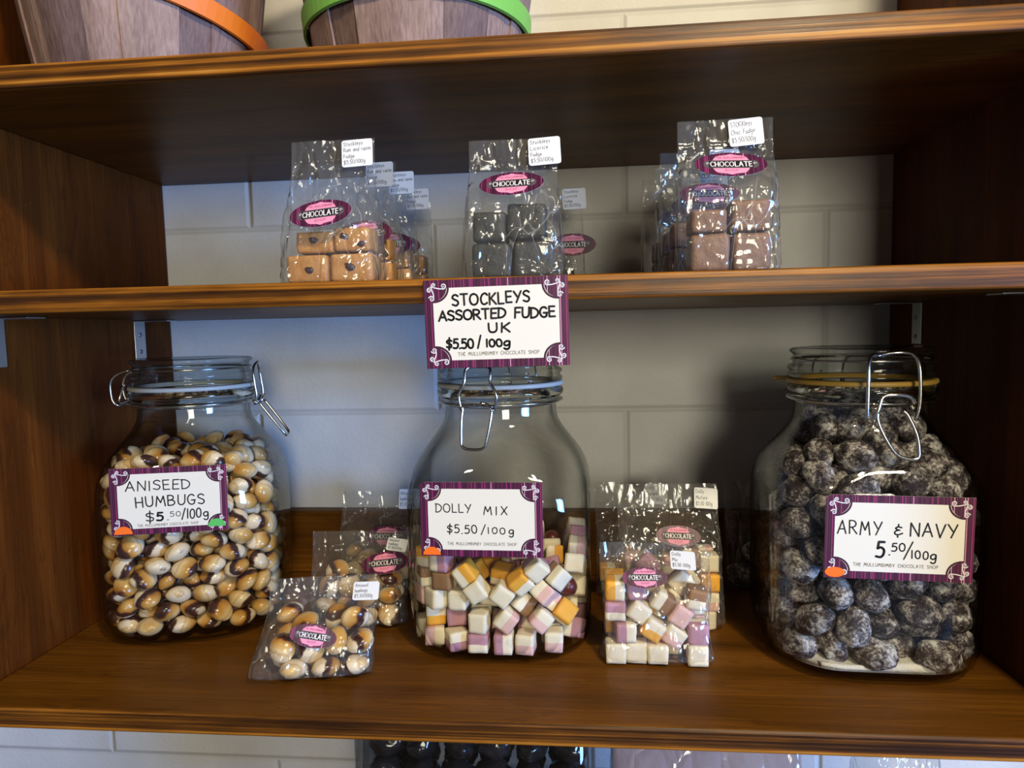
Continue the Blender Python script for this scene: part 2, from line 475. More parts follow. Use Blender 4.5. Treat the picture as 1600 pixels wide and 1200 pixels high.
M['slat_a'] = slat_mat('mauve_stained_slat', (0.125, 0.070, 0.058), (0.30, 0.195, 0.165))
M['slat_b'] = slat_mat('pale_mauve_slat', (0.16, 0.095, 0.078), (0.37, 0.25, 0.21))
M['slat_c'] = slat_mat('dark_mauve_slat', (0.080, 0.046, 0.040), (0.21, 0.135, 0.118))
M['hoop_orange'] = plain('orange_painted_hoop', (0.80, 0.19, 0.012), 0.5, 0.4)
M['hoop_green'] = plain('green_painted_hoop', (0.20, 0.50, 0.085), 0.5, 0.4)
M['dark_candy'] = plain('dark_glossy_candy', (0.018, 0.014, 0.014), 0.18, 0.5, 0, 0.3)
M['counter'] = wood('counter_wood', 'x', (0.05, 0.018, 0.006), (0.11, 0.04, 0.012), (0.2, 0.08, 0.02), 0.4)
PILES = {
    'humbug': '-591 -348 164 25 -94 -9 20 -288 -597 152 4 53 84 -11 -37 -604 152 14 5 -11 -98 164 -538 152 20 7 -9 97 430 -562 152 38 8 -9 -92 -200 -407 152 9 -59 -80 4 277 -363 152 9 65 -76 6 601 -204 154 13 94 -33 -3 604 -4 160 25 17 -20 -93 595 196 152 99 -9 5 -7 577 399 153 8 -13 1 99 -463 -490 152 75 11 -2 65 -147 -606 270 29 79 54 -1 60 -604 281 35 4 22 91 266 -603 250 17 -93 0 32 562 -417 165 16 82 50 -24 -599 -148 153 5 -29 95 -8 -182 -190 152 99 -6 -10 7 155 -444 280 94 -26 13 20 624 -142 313 72 6 -55 -41 -463 -544 308 87 -1 -34 -35 -297 -499 269 21 -1 96 -17 -52 -451 254 61 -76 18 15 426 -565 310 29 92 15 -19 592 -340 293 18 -2 98 -7 -609 -204 308 38 -86 -25 23 -290 -296 264 1 -65 -73 21 158 -235 201 79 -46 20 36 427 -269 182 8 -29 -73 61 600 160 300 92 -22 0 31 -552 -450 401 39 -2 11 91 -215 -415 386 56 -34 -2 -75 -50 -603 413 59 -12 19 77 395 -400 291 63 77 5 -8 563 -426 423 30 -85 37 -22 -487 -346 276 15 -30 -94 -6 489 -233 364 38 31 87 8 539 -8 392 0 48 87 -3 597 315 342 62 -20 -49 -58 552 451 433 52 14 -7 -84 -585 -380 528 27 0 24 93 -384 -396 408 66 2 -75 3 -70 -342 410 92 -11 35 -11 160 -609 406 96 -29 2 -3 473 -532 478 36 -72 59 -5 122 -346 390 82 -49 0 -29 437 -344 502 28 15 -34 -89 599 -74 523 100 -5 6 -1 -460 -544 509 37 -67 -65 -2 -292 -605 404 89 24 11 -37 33 -488 483 36 -44 -9 -82 287 -467 413 5 -56 -75 -34 405 -571 599 96 9 -13 -22 46 -245 502 12 -58 79 -18 262 -334 542 11 96 -19 20 628 124 477 56 50 -64 -16 -463 -391 643 52 15 -3 84 -138 -537 526 24 -64 67 -30 96 -431 614 14 25 94 -17 212 -529 530 2 2 3 -100 383 -579 743 9 26 -96 1 -429 -252 551 21 -8 -11 97 -277 -404 558 95 30 4 -8 -84 -330 573 21 -7 -17 96 161 -242 640 27 8 10 -95 -272 -114 602 8 99 -2 15 613 254 616 64 -29 -20 68 567 430 610 59 -41 -42 -55 -473 -564 679 50 -79 34 -1 -314 -596 562 91 18 12 35 12 -608 641 26 -1 -25 93 226 -602 659 2 -99 15 1 555 -446 615 35 -30 -86 24 -603 -244 640 23 -91 33 -5 -210 -322 709 41 58 69 -14 -54 -421 700 8 -97 19 -13 405 -384 676 27 -55 -13 78 631 -272 535 78 12 62 -2 -30 -185 682 76 -1 5 -65 601 37 637 95 -5 -6 31 -376 -433 757 10 93 -19 -31 -198 -604 671 19 88 -44 -3 -43 -601 780 3 -86 45 -24 127 -502 762 93 -2 -4 -36 560 -431 783 10 4 21 -97 -614 -366 770 47 45 -69 -32 80 -299 768 7 93 -34 -11 322 -233 746 46 -70 -53 -12 596 -288 713 5 -4 -97 -24 604 -86 746 22 -91 33 -7 -541 -460 877 3 54 -77 -34 -214 -528 796 36 0 -27 -89 -86 -397 845 15 94 29 -8 251 -599 863 8 37 -92 9 449 -553 873 16 7 25 95 266 -412 712 1 -72 -36 -59 608 156 757 19 -46 86 -14 586 381 786 14 -4 98 17 -402 -588 847 41 -87 -25 -15 -295 -413 880 11 94 28 -14 -94 -612 930 0 0 -33 -94 309 -452 955 94 2 -4 32 552 -454 947 85 -32 10 40 -430 -304 951 64 -11 -4 76 22 -262 913 19 10 -5 98 422 -319 861 37 -18 -19 89 572 245 881 0 96 9 26 550 456 921 90 -4 -29 -31 -486 -523 999 86 6 9 -49 -176 -450 985 83 9 20 -51 93 -480 901 24 -8 -1 97 210 -604 1007 88 21 -10 -41 479 -361 1036 36 31 81 -34 -607 -202 883 85 -13 -19 47 -351 -384 1073 4 87 -47 -11 134 -348 1003 7 -64 -75 11 218 -324 865 1 -98 19 3 626 -266 893 72 43 37 40 608 31 881 21 47 85 13 -302 -599 988 38 45 -81 -4 -151 -599 1074 70 -7 -9 70 20 -519 1027 31 0 -7 95 247 -442 1100 94 -19 13 -24 415 -572 1029 10 -54 81 20 -604 -280 1034 92 -17 21 -28 -33 -324 1055 75 -29 -25 54 567 -105 982 8 -18 98 -2 -406 -569 1128 85 -8 -6 52 -240 -628 1224 79 -57 3 23 135 -606 1153 10 47 -31 -82 315 -627 1167 38 20 59 -68 494 -517 1161 9 24 -97 5 -482 -220 1106 64 22 21 70 -175 -294 1111 73 18 -16 -64 597 -139 1123 6 96 26 6 601 104 1017 94 -14 -13 -30 603 291 1039 33 17 -28 -89 556 444 1108 57 -27 -74 -23 -568 -417 1134 73 14 18 -64 -241 -452 1172 18 -51 -82 -16 -7 -511 1168 6 -9 15 98 348 -378 1190 89 -24 31 23 619 -365 1204 64 -43 -62 16 -603 -244 1231 14 0 99 3 488 -256 1223 48 -2 23 -85 586 407 1292 37 -37 85 0 -520 -533 1261 19 -42 -64 62 -341 -528 1288 21 31 -22 -90 -124 -495 1282 10 61 -78 6 296 -529 1325 36 78 37 34 469 -542 1306 89 -15 -3 42 -456 -373 1287 37 33 11 -86 415 -354 1338 71 33 0 62 597 68 1163 3 -97 23 10 600 216 1291 29 13 -28 91 -421 -487 1408 10 -68 72 -9 -229 -426 1395 73 -7 15 66 165 -437 1260 71 -5 32 -63 149 -579 1416 27 91 23 -20 487 -449 1414 3 83 56 -7 -567 -372 1376 30 90 25 16 605 -139 1285 91 -31 27 6 603 48 1312 29 -72 62 8 562 144 1433 35 0 -30 -89 -457 -440 1489 14 -6 99 1 -252 -603 1412 90 44 1 -4 49 -601 1297 71 9 -10 69 199 -420 1422 78 11 47 -40 570 -292 1387 19 31 83 -42 -589 -184 1369 19 96 -16 -12 20 -410 1370 34 -24 3 91 -190 1 1413 39 -13 11 -90 566 -42 1416 95 15 -26 9 -267 333 1482 6 -85 52 -3 559 330 1428 7 57 -76 -31 -520 -276 1494 84 -53 -1 -12 -295 -480 1533 94 -22 -7 -25 -56 -575 1408 6 -58 80 -15 327 -463 1492 24 -85 -47 8 563 -191 1506 31 41 -86 -5 -511 -152 1530 19 27 -73 -59 -152 -188 1434 22 57 -58 -54 -23 -274 1462 39 -42 75 -34 150 -290 1556 9 -36 93 1 320 -262 1473 3 7 2 100 234 -84 1537 22 -79 -56 -7 505 37 1554 1 77 54 33 -525 295 1487 4 76 -65 -7 -411 340 1561 13 46 -20 -86 72 229 1465 11 -54 -45 71 220 262 1499 31 -11 -72 61 -110 441 1461 29 -36 -69 -56 45 396 1578 13 65 69 28 425 456 1480 53 -73 36 -23 90 -489 1542 19 -33 91 14 -106 -451 1503 31 92 -7 -23 255 -536 1513 64 72 11 -26 387 -443 1517 88 -15 -19 40 -303 -132 1546 18 -89 28 32 -249 -321 1537 7 17 -45 87 460 -330 1544 85 12 25 45 427 -111 1565 90 -23 14 -35 -560 129 1449 37 41 63 -54 -154 14 1553 4 -4 -12 -99 28 -88 1539 31 -60 71 19 352 87 1587 6 -21 95 21 -291 184 1561 90 28 -12 -31 -102 210 1505 25 57 -78 8 509 193 1541 35 48 -71 38 -252 489 1551 74 51 -11 43 -79 526 1519 34 25 14 -90 215 466 1573 2 92 33 22 227 532 1535 78 -63 6 0',
    'dolly': '-490 -523 159 7 -70 -7 -70 -301 -599 159 97 0 0 24 71 -626 159 0 -71 0 -71 240 -617 159 100 0 0 -6 416 -397 159 50 50 -50 50 -606 -368 159 70 70 9 9 187 -330 159 38 0 0 92 516 -145 159 53 -47 53 47 -574 -146 159 48 52 -48 52 610 3 159 4 -71 4 71 -622 24 159 100 0 0 4 606 185 159 23 0 0 -97 571 347 159 69 17 -69 17 -487 -487 317 61 0 0 79 -320 -501 317 43 -56 43 56 -137 -443 317 44 56 -44 56 32 -447 236 22 -67 63 33 263 -466 259 88 36 31 7 449 -556 159 3 0 0 -100 -263 -305 317 46 53 -46 53 -108 -272 317 66 0 0 76 62 -252 317 74 0 0 67 597 -384 180 54 27 -65 -45 -598 -159 317 0 -71 0 -71 626 11 317 50 -50 -50 -50 -625 -1 317 0 -100 0 0 620 169 317 50 50 -50 50 -600 299 159 63 63 -32 -32 611 340 317 12 0 0 -99 -464 -550 475 0 94 35 0 -283 -556 475 71 -71 4 -4 -121 -626 159 0 -100 0 0 95 -626 340 90 0 -43 0 354 -607 340 9 -35 -8 -93 528 -478 347 10 -49 71 49 555 -274 309 97 -24 3 -1 -624 -97 475 0 -70 -72 0 622 -141 412 1 3 24 97 -626 158 317 0 -71 71 0 594 132 496 35 -62 59 38 558 332 496 33 65 -57 38 534 505 317 66 -66 -25 25 -572 -434 475 30 30 64 64 -389 -574 633 43 -56 -43 -56 -116 -619 317 0 -6 -100 0 68 -625 540 0 33 0 94 212 -538 443 48 -26 -30 78 403 -433 441 18 93 4 -31 -620 -255 475 1 1 -71 -71 -357 -398 584 37 -56 70 -25 -76 -262 633 0 73 -68 0 82 -248 633 3 71 3 -71 -625 -146 633 0 -71 0 -71 -86 -50 655 26 -69 62 29 618 -27 531 18 66 -16 -71 -68 140 603 12 -41 67 61 253 158 475 0 -53 -85 0 433 134 462 59 -42 58 -36 618 259 633 32 60 39 62 156 277 589 52 -12 -38 75 561 440 630 51 85 13 -1 -535 494 473 65 66 24 28 -141 452 542 52 -58 62 -12 151 476 576 0 3 27 96 310 532 514 42 57 56 -44 -548 -477 633 0 -26 97 0 -406 -589 791 57 -57 -42 42 -132 -620 566 66 69 -25 19 204 -608 640 37 -69 61 -13 550 -431 541 28 12 -50 81 -616 -314 633 0 -100 -9 0 -446 -251 651 75 -34 48 -29 -168 -440 640 92 8 -24 -28 144 -271 791 19 19 -68 -68 246 -244 613 26 -96 -3 -3 617 -280 487 62 34 -59 -38 -612 -137 791 70 -9 70 9 -81 -151 777 25 -68 62 29 79 -96 791 0 1 -100 0 243 -65 634 71 2 -71 0 621 -178 612 59 35 38 -63 -626 19 633 71 -71 0 0 -304 -15 578 9 -26 82 -50 -236 258 633 85 0 0 -52 164 97 624 55 -18 -34 74 427 52 625 39 -57 -40 61 619 152 754 25 -97 2 4 -626 221 475 50 -50 -50 -50 -436 290 470 86 -1 8 51 -369 418 613 14 -54 -31 -77 34 225 696 54 -72 11 42 392 238 606 65 26 -28 66 599 366 764 51 85 12 -3 -514 528 633 64 66 -29 -27 -343 601 578 47 -48 -61 -41 -130 626 616 59 39 39 59 -15 402 633 50 80 31 -9 220 605 682 18 68 68 -19 381 412 647 71 10 9 -70 -543 -469 791 0 97 -23 0 -214 -620 703 29 62 -64 -35 -53 -451 474 7 77 -63 -6 323 -594 744 16 40 -69 58 378 -580 540 88 -24 -41 3 477 -544 661 62 60 50 -3 -592 -78 949 34 0 0 94 -554 -286 806 49 -35 -61 -51 42 -444 631 10 -99 7 8 426 -356 617 22 92 -11 -31 611 -332 685 24 97 -5 -4 -594 198 654 53 11 84 -5 -458 -148 529 4 4 90 -44 -246 -235 633 51 -49 -51 -49 415 -181 608 30 -53 -67 -43 450 -49 475 0 2 100 0 618 -18 719 58 -42 -52 46 -600 364 624 8 66 -10 74 -445 128 567 47 -78 41 2',
    'army': '-547 -428 189 11 -50 -85 11 -77 -580 195 56 77 -27 -16 121 -431 189 3 4 -99 15 350 -578 190 9 5 -95 -29 -557 -168 190 8 -3 -95 29 -229 -61 190 85 -23 20 -44 101 -124 192 32 -90 -29 5 372 -253 196 10 -31 71 -63 -374 258 197 47 -39 65 -46 -461 507 195 45 66 49 36 -317 -473 220 9 76 -30 -57 -6 -480 384 85 -19 -2 -49 278 -425 364 5 -15 10 -98 556 -384 196 71 -62 -10 31 -448 11 313 29 -27 36 -84 -116 -315 198 76 -63 -18 1 144 -211 397 16 87 -21 -42 -589 158 197 34 -47 -79 17 -514 482 418 33 -86 -37 11 -217 -587 398 65 43 -29 57 -197 -349 506 25 -2 16 95 220 -589 517 11 -99 12 -3 481 -506 458 40 -26 -3 -88 -551 -291 383 44 -89 16 1 373 -174 431 12 69 -69 15 -513 221 409 26 -47 33 -78 -460 -525 409 12 93 -23 27 -324 -544 625 34 -69 -54 35 90 -370 560 91 41 4 -7 369 -552 698 37 62 -69 5 -577 -92 508 49 8 45 74 -310 -160 383 34 -78 -52 1 589 -251 425 58 -5 59 -56 -120 109 546 13 -69 -68 -21 -566 325 608 38 19 90 -14 -483 -366 583 88 26 -7 39 -92 -553 622 74 -1 35 -57 130 -573 726 6 88 -39 28 572 -370 631 60 9 -8 -79 -351 -144 613 18 21 22 93 -53 -138 588 30 -91 28 -6 86 -158 828 3 -57 -70 -42 469 -147 633 40 84 31 -19 -558 86 646 95 -15 -10 -26 -448 527 639 14 -27 -44 -85 -540 -445 781 35 -76 54 3 -290 -408 823 11 -96 15 -22 30 -392 826 19 52 59 -59 509 -436 838 0 90 -42 15 -584 -191 731 33 -44 83 -6 -157 -227 765 23 -30 88 31 -120 -294 987 74 16 3 65 -539 396 834 15 10 -16 -97 -399 -567 935 89 37 -3 -25 -93 -593 860 93 -37 8 5 265 -334 837 48 -2 -86 -15 340 -546 942 62 52 -21 -54 -593 -195 961 54 -40 -47 57 -363 -150 842 8 78 62 -9 332 -132 932 31 90 -19 23 570 -205 862 29 88 -34 14 -553 36 868 10 -5 -40 91 -549 426 1053 12 51 -84 -12 -338 -352 1039 51 -52 24 -65 -190 -586 1079 88 -42 0 21 125 -580 992 39 65 4 -66 460 -345 1034 21 -8 6 97 -399 -77 1050 37 72 -59 -7 94 -207 1048 33 -74 58 -10 575 35 933 39 17 4 -91 -393 203 944 8 52 85 7 -481 509 1251 15 90 41 -6 -550 -418 1105 78 2 4 -62 -181 -400 1209 14 76 57 -29 -5 -589 1236 18 4 -96 23 433 -539 1161 93 34 -4 12 -567 -160 1187 20 -93 27 -15 30 -292 1252 59 -44 -57 36 563 -146 1082 29 7 27 92 -565 156 1092 64 -68 25 -25 -388 -536 1234 61 -33 33 -64 -243 -366 1428 20 6 5 -98 199 -462 1279 9 81 -38 -43 377 -508 1371 67 28 -32 -61 -557 36 1312 84 44 31 -5 -310 -182 1267 5 43 87 -25 259 -257 1201 66 -53 53 -5 489 -293 1255 61 48 -33 -54 -558 262 1301 78 -57 5 26 -461 410 1443 3 -51 73 46 -537 -365 1326 20 94 26 2 -201 -565 1394 13 4 92 -37 173 -543 1457 82 41 -12 38 507 -348 1447 63 59 45 -23 -437 -114 1448 67 66 -9 32 590 -40 1279 12 -79 -44 42 -429 238 1571 2 11 -98 19 -404 -449 1444 85 -27 45 9 -377 -295 1599 41 -67 -54 30 10 -421 1457 21 -91 -33 15 374 -203 1619 21 -4 95 23 -513 -233 1502 35 57 55 50 -131 -245 1600 89 -37 20 -17 508 -94 1496 16 45 -65 -60 -484 52 1526 54 -83 0 -9 -170 -442 1615 25 -19 -40 86 50 -419 1612 26 77 58 8 317 -416 1555 50 2 -22 84 -137 -277 1820 38 38 83 17 193 -291 1578 24 27 89 28 326 -89 1608 65 73 15 -11 -237 27 1553 20 -16 -91 -33 25 -70 1602 19 17 97 4 -278 -158 1775 44 61 65 11 -81 -111 1966 37 15 -35 -85 49 -286 1752 16 -71 66 -16 260 -211 1814 83 38 36 -21 -329 172 1736 32 73 53 30 -163 -63 1748 7 12 25 -96 357 94 1729 66 -21 18 70 92 -293 1913 14 98 -8 -10 -287 16 1881 6 30 94 13 -101 144 1836 56 72 -29 29 129 249 1852 66 68 -18 -28 273 80 1951 1 -5 83 56 -100 283 1868 19 -93 21 -22',
    'hbag': '-193 -75 72 71 -8 8 69 50 -81 74 15 98 14 7 267 -80 79 5 20 96 -17 -289 81 91 14 -26 25 92 -86 82 85 31 59 -75 9 287 80 167 90 14 -23 34 -281 79 254 88 12 9 -46 -65 75 235 4 -51 -83 23 97 84 151 22 89 -9 40 -288 -101 223 44 37 38 -73 81 91 341 26 64 -29 67 289 -75 235 8 -95 -19 -23 -146 -33 360 14 63 76 11 -77 -107 211 19 18 -58 77 111 -83 245 33 17 85 38 -291 62 402 12 -52 82 -19 246 -95 398 28 -2 -48 -83 267 83 339 83 -42 7 -36',
    'dbag': '-267 82 79 40 -58 40 58 -151 -80 79 1 1 71 71 -10 77 79 0 3 100 0 307 -99 79 50 50 50 -50 -311 -101 79 71 0 0 -71 -234 -97 237 71 -2 71 2 7 -94 79 49 51 49 -51 148 86 79 0 -69 73 0 -311 81 237 100 0 0 0 -131 95 213 63 -67 -28 -26 131 -82 213 96 1 29 0 308 98 79 49 -51 -49 -51 -311 96 395 0 71 0 71 -28 -90 259 67 20 21 68 153 101 237 0 -71 71 0 311 -92 237 50 -50 -50 -50 -311 79 553 50 50 50 -50 -131 -83 390 0 -47 -1 88 182 -92 369 20 -21 -67 -68 311 95 237 0 71 0 -71 -10 87 323 42 -2 91 -1 302 -96 502 1 -100 0 8 311 87 395 50 50 50 50 -311 -88 399 3 -100 0 0 -130 97 426 64 -30 -30 64 52 -69 459 1 -47 0 88 131 94 417 0 -38 0 -92 -149 -84 570 71 -70 -2 -3 -152 97 606 50 -50 50 -50 6 95 547 0 0 100 0 -311 -86 558 71 2 71 2 216 94 555 27 27 65 -65',
}


# ------------------------------------------------------------------ objects and tags
def tag(o, label=None, cat=None, group=None, kind=None):
    if label:
        o['label'] = label
    if cat:
        o['category'] = cat
    if group:
        o['group'] = group
    if kind:
        o['kind'] = kind
    return o


def empty(name, loc=(0, 0, 0), rz=0.0, label=None, cat=None, group=None):
    o = bpy.data.objects.new(name, None)
    COL.objects.link(o)
    o.location = loc
    o.rotation_euler = (0, 0, rz)
    o.empty_display_size = 0.02
    return tag(o, label, cat, group)


class MB:
    """collects faces of one mesh"""

    def __init__(self):
        self.v, self.f, self.mi, self.sm = [], [], [], []

    def add(self, verts, faces, mat=0, smooth=False, mx=None):
        b = len(self.v)
        self.v += [tuple(mx @ Vector(p)) if mx else tuple(p) for p in verts]
        for f in faces:
            self.f.append([b + i for i in f])
            self.mi.append(mat)
            self.sm.append(smooth)

    def box(self, lo, hi, mat=0, mx=None):
        x0, y0, z0 = lo
        x1, y1, z1 = hi
        v = [(x0, y0, z0), (x1, y0, z0), (x1, y1, z0), (x0, y1, z0), (x0, y0, z1), (x1, y0, z1), (x1, y1, z1), (x0, y1, z1)]
        self.add(v, [(0, 3, 2, 1), (4, 5, 6, 7), (0, 1, 5, 4), (1, 2, 6, 5), (2, 3, 7, 6), (3, 0, 4, 7)], mat, False, mx)

    def bevel_box(self, lo, hi, r, seg=3, mat=0, mx=None, smooth=False):
        bm = bmesh.new()
        bmesh.ops.create_cube(bm, size=1)
        for p in bm.verts:
            p.co = Vector([lo[i] + (p.co[i] + 0.5) * (hi[i] - lo[i]) for i in range(3)])
        bmesh.ops.bevel(bm, geom=bm.edges[:], offset=r, segments=seg, profile=0.5, affect='EDGES')
        self.from_bm(bm, mat, mx, smooth)

    def from_bm(self, bm, mat=0, mx=None, smooth=False):
        bm.verts.index_update()
        self.add([tuple(p.co) for p in bm.verts], [[q.index for q in f.verts] for f in bm.faces], mat, smooth, mx)
        bm.free()

    def loft(self, rings, mat=0, smooth=True, cap0=False, cap1=False, closed=True, mx=None):
        n = len(rings[0])
        v = [p for r in rings for p in r]
        f = []
        for j in range(len(rings) - 1):
            for i in range(n if closed else n - 1):
                k = (i + 1) % n
                f.append((j * n + i, j * n + k, (j + 1) * n + k, (j + 1) * n + i))
        if cap0:
            f.append(tuple(reversed(range(n))))
        if cap1:
            f.append(tuple((len(rings) - 1) * n + i for i in range(n)))
        self.add(v, f, mat, smooth, mx)

    def lathe(self, prof, n=64, mat=0, smooth=True, closed_profile=False, mx=None):
        rings = [[(r * math.cos(2 * math.pi * i / n), r * math.sin(2 * math.pi * i / n), z) for i in range(n)] for r, z in prof]
        if closed_profile:
            rings.append(rings[0])
        self.loft(rings, mat, smooth, mx=mx)

    def tube(self, path, r, n=8, mat=0, closed=False, mx=None, smooth_path=0):
        P = [Vector(p) for p in path]
        if smooth_path:
            P = catmull(P, smooth_path, closed)
        m = len(P)
        rings = []
        up = None
        for i in range(m):
            a = P[i - 1] if (i > 0 or closed) else P[i]
            b = P[(i + 1) % m] if (i < m - 1 or closed) else P[i]
            d = (b - a).normalized()
            if up is None:
                up = d.orthogonal().normalized()
            up = (up - d * up.dot(d))
            up = up.normalized() if up.length > 1e-6 else d.orthogonal().normalized()
            s = d.cross(up)
            rings.append([tuple(P[i] + (up * math.cos(2 * math.pi * k / n) + s * math.sin(2 * math.pi * k / n)) * r) for k in range(n)])
        if closed:
            rings.append(rings[0])
        self.loft(rings, mat, True, cap0=not closed, cap1=not closed, mx=mx)

    def build(self, name, mats, parent=None, loc=None, rot=None, weld=False):
        me = bpy.data.meshes.new(name)
        me.from_pydata(self.v, [], self.f)
        for m in (mats if isinstance(mats, (list, tuple)) else [mats]):
            me.materials.append(m)
        me.polygons.foreach_set('material_index', self.mi)
        me.polygons.foreach_set('use_smooth', self.sm)
        me.update()
        o = bpy.data.objects.new(name, me)
        COL.objects.link(o)
        if parent:
            o.parent = parent
        if loc:
            o.location = loc
        if rot:
            o.rotation_euler = rot
        return o


def catmull(P, sub, closed=False):
    out = []
    m = len(P)
    rng = m if closed else m - 1
    for i in range(rng):
        p1, p2 = P[i], P[(i + 1) % m]
        p0 = P[i - 1] if (i > 0 or closed) else p1
        p3 = P[(i + 2) % m] if (i + 2 < m or closed) else p2
        for k in range(sub):
            t = k / sub
            out.append(0.5 * ((2 * p1) + (p2 - p0) * t + (2 * p0 - 5 * p1 + 4 * p2 - p3) * t * t + (3 * p1 - p0 - 3 * p2 + p3) * t ** 3))
    if not closed:
        out.append(P[-1])
    return out


# ------------------------------------------------------------------ hand-drawn letters
# width, then strokes in tenths of the letter height; '~' strokes are smooth
GLYPHS = {
    'A': (7, '0,0 3.6,10 7,0|1.4,3.5 5.9,3.5'), 'B': (6, '0,0 .2,10|~0,10 3.6,9.8 5,7.8 3.6,5.6 .2,5.2|~.2,5.2 4.4,4.9 5.8,2.6 4.2,.3 0,0'),
    'C': (6, '~6,8.4 4.2,10 1.6,9 .2,5.4 1.2,1.4 3.6,0 6.2,1.3'), 'D': (6.6, '.2,0 .4,10|~-.6,9.9 3.2,9.5 6.2,7 6.4,3.6 4,.7 .2,0'),
    'E': (5, '5,10 .2,10 .2,0 5.2,0|.2,5.2 4.5,5.2'), 'F': (5, '5,10 .2,10 .2,0|.2,5.4 4.3,5.4'),
    'G': (6.6, '~6,8.6 4.2,10 1.6,9 .2,5.4 1.2,1.4 3.6,0 5.8,1.2 6,4|3.4,4.3 6.8,4.3'), 'H': (6.2, '.2,0 .2,10|6,0 6,10|.2,5 6,5'),
    'I': (1, '.5,0 .5,10'), 'K': (6, '.3,0 .3,10|5.8,10 .4,4.4|1.6,5.4 6.2,0'), 'L': (5, '.2,10 .2,0 5,0'),
    'M': (8, '0,0 1.2,10 4,3.6 6.6,10 8,0'), 'N': (6.6, '.2,0 .3,10 6.2,0 6.4,10'), 'O': (7.4, '~3.7,10 1,8.6 0,5 1,1.4 3.7,0 6.4,1.4 7.4,5 6.4,8.6 3.7,10'),
    'P': (5.6, '.2,0 .2,10|~.2,10 4,9.8 5.6,7.4 4,5 .2,4.6'), 'R': (6.2, '.2,0 .2,10|~.2,10 4,9.8 5.6,7.6 4,5.3 .4,4.8|2.2,4.9 6.2,0'),
    'S': (5.6, '~5.4,8.6 3.2,10 .8,9 .4,7 2.6,5.5 4.8,4.2 5.4,2 3.4,.1 .2,1.2'), 'T': (6.4, '0,10 6.4,10|3.2,10 3.2,0'),
    'U': (6.2, '~.2,10 .3,3 1.4,.5 3.2,0 5,.8 6,3.4 6.1,10'), 'V': (6.6, '0,10 3.2,0 6.6,10'), 'X': (6.4, '.2,10 6.2,0|6.2,10 .2,0'),
    'Y': (6.4, '0,10 3.4,4.8|6.6,10 2.2,0'), '0': (6, '~3,10 .8,8.4 .2,5 .9,1.4 3,0 5.2,1.4 5.9,5 5.1,8.6 3,10'), '1': (1.4, '.7,0 .7,10'),
    '5': (5.6, '5.2,10 1.4,10 .9,5.8|~.9,5.8 3,6.5 5.2,5 5.2,2.2 3.4,.2 .2,.6'), '.': (1, '.3,0 .6,.2'), '-': (2, '0,4.6 1.2,4.8'), '/': (4.4, '0,-1 4.4,11'),
    '$': (6, '~5.6,8 3,9 .7,8 .7,6.2 3,5 5.2,3.8 5.2,1.8 3,.8 .2,1.8|3.2,11.4 2.8,-1.6'),
    '&': (5, '~4.6,8 2.4,8.6 .9,7.2 2.2,5.6 3.4,5.3 1.8,5 .4,3.4 .6,1.4 2.6,.6 5.2,2.2|2.6,9.4 2.7,11.2|2.2,-.5 2.3,-1.9'),
    'g': (5.4, '~5,6 2.6,6.6 .6,4.8 .6,2.2 2.4,1 4.6,2.6 5,6|~5,6 5,1 4.4,-2.6 2.4,-3.6 .6,-2.4'),
    'a': (5, '~4.6,5.4 2.4,6.2 .5,3.6 1.4,.4 3.4,1 4.6,4.4|4.6,6 4.8,0'), 'c': (4.4, '~4.4,5.2 2.4,6.2 .4,3.4 1.6,.2 4.4,.8'),
    'd': (5, '~4.6,5 2.4,6 .4,3 1.8,.1 4.4,1.8|4.8,10 4.6,0'), 'e': (4.6, '~.5,3 4.3,3.6 3.4,6 1.4,5.6 .4,3 1.6,.2 4.5,.8'),
    'f': (4, '~4,9.4 2.4,10 1.6,7.6 1.5,0|0,5.6 3.6,5.8'), 'h': (4.8, '.4,10 .4,0|~.4,3.6 2.6,6 4.2,4.6 4.5,0'), 'i': (1, '.5,6 .5,0|.5,8.2 .6,8.6'),
    'k': (4.6, '.4,10 .4,0|4.2,6 .5,2.6 4.6,0'), 'l': (1, '.5,10 .5,0'), 'm': (7.4, '.3,6 .3,0|~.3,4 2.2,6.2 3.6,4.4 3.7,0|~3.7,4 5.6,6.2 7,4.4 7.2,0'),
    'n': (4.8, '.4,6 .4,0|~.4,3.8 2.6,6.2 4.2,4.6 4.5,0'), 'o': (4.8, '~2.4,6.2 .5,3.2 2.4,0 4.5,3.2 2.4,6.2'), 'r': (3.4, '.4,6 .4,0|~.4,3.4 1.8,5.8 3.4,5.8'),
    's': (4, '~3.8,5.4 2,6.2 .7,4.8 2.2,3.2 3.6,1.8 2.2,.1 .3,.9'), 't': (3.6, '1.6,9 1.6,0|0,6 3.4,6.2'), 'u': (4.8, '~.4,6 .5,1.6 2.2,0 4.3,2.4 4.5,6|4.5,6 4.7,0'),
    'v': (4.6, '.2,6 2.3,0 4.5,6'), 'p': (4.8, '.4,6 .4,-3.6|~.4,4.6 2.6,6.2 4.4,3.2 2.6,0 .4,1.2'), 'w': (6.4, '.2,6 1.6,0 3.2,4.6 4.8,0 6.2,6'),
    'x': (4.4, '.2,6 4.2,0|4.2,6 .2,0'), 'y': (4.6, '.3,6 2.4,1.2|4.5,6 1.4,-3.4'), 'b': (4.8, '.4,10 .4,0|~.4,4.6 2.6,6.2 4.4,3.2 2.6,0 .4,1.2'),
}


def parse(st):
    sm = st.startswith('~')
    pts = [Vector((float(a.split(',')[0]), float(a.split(',')[1]))) for a in st.lstrip('~').split()]
    return catmull(pts, 4) if sm else pts


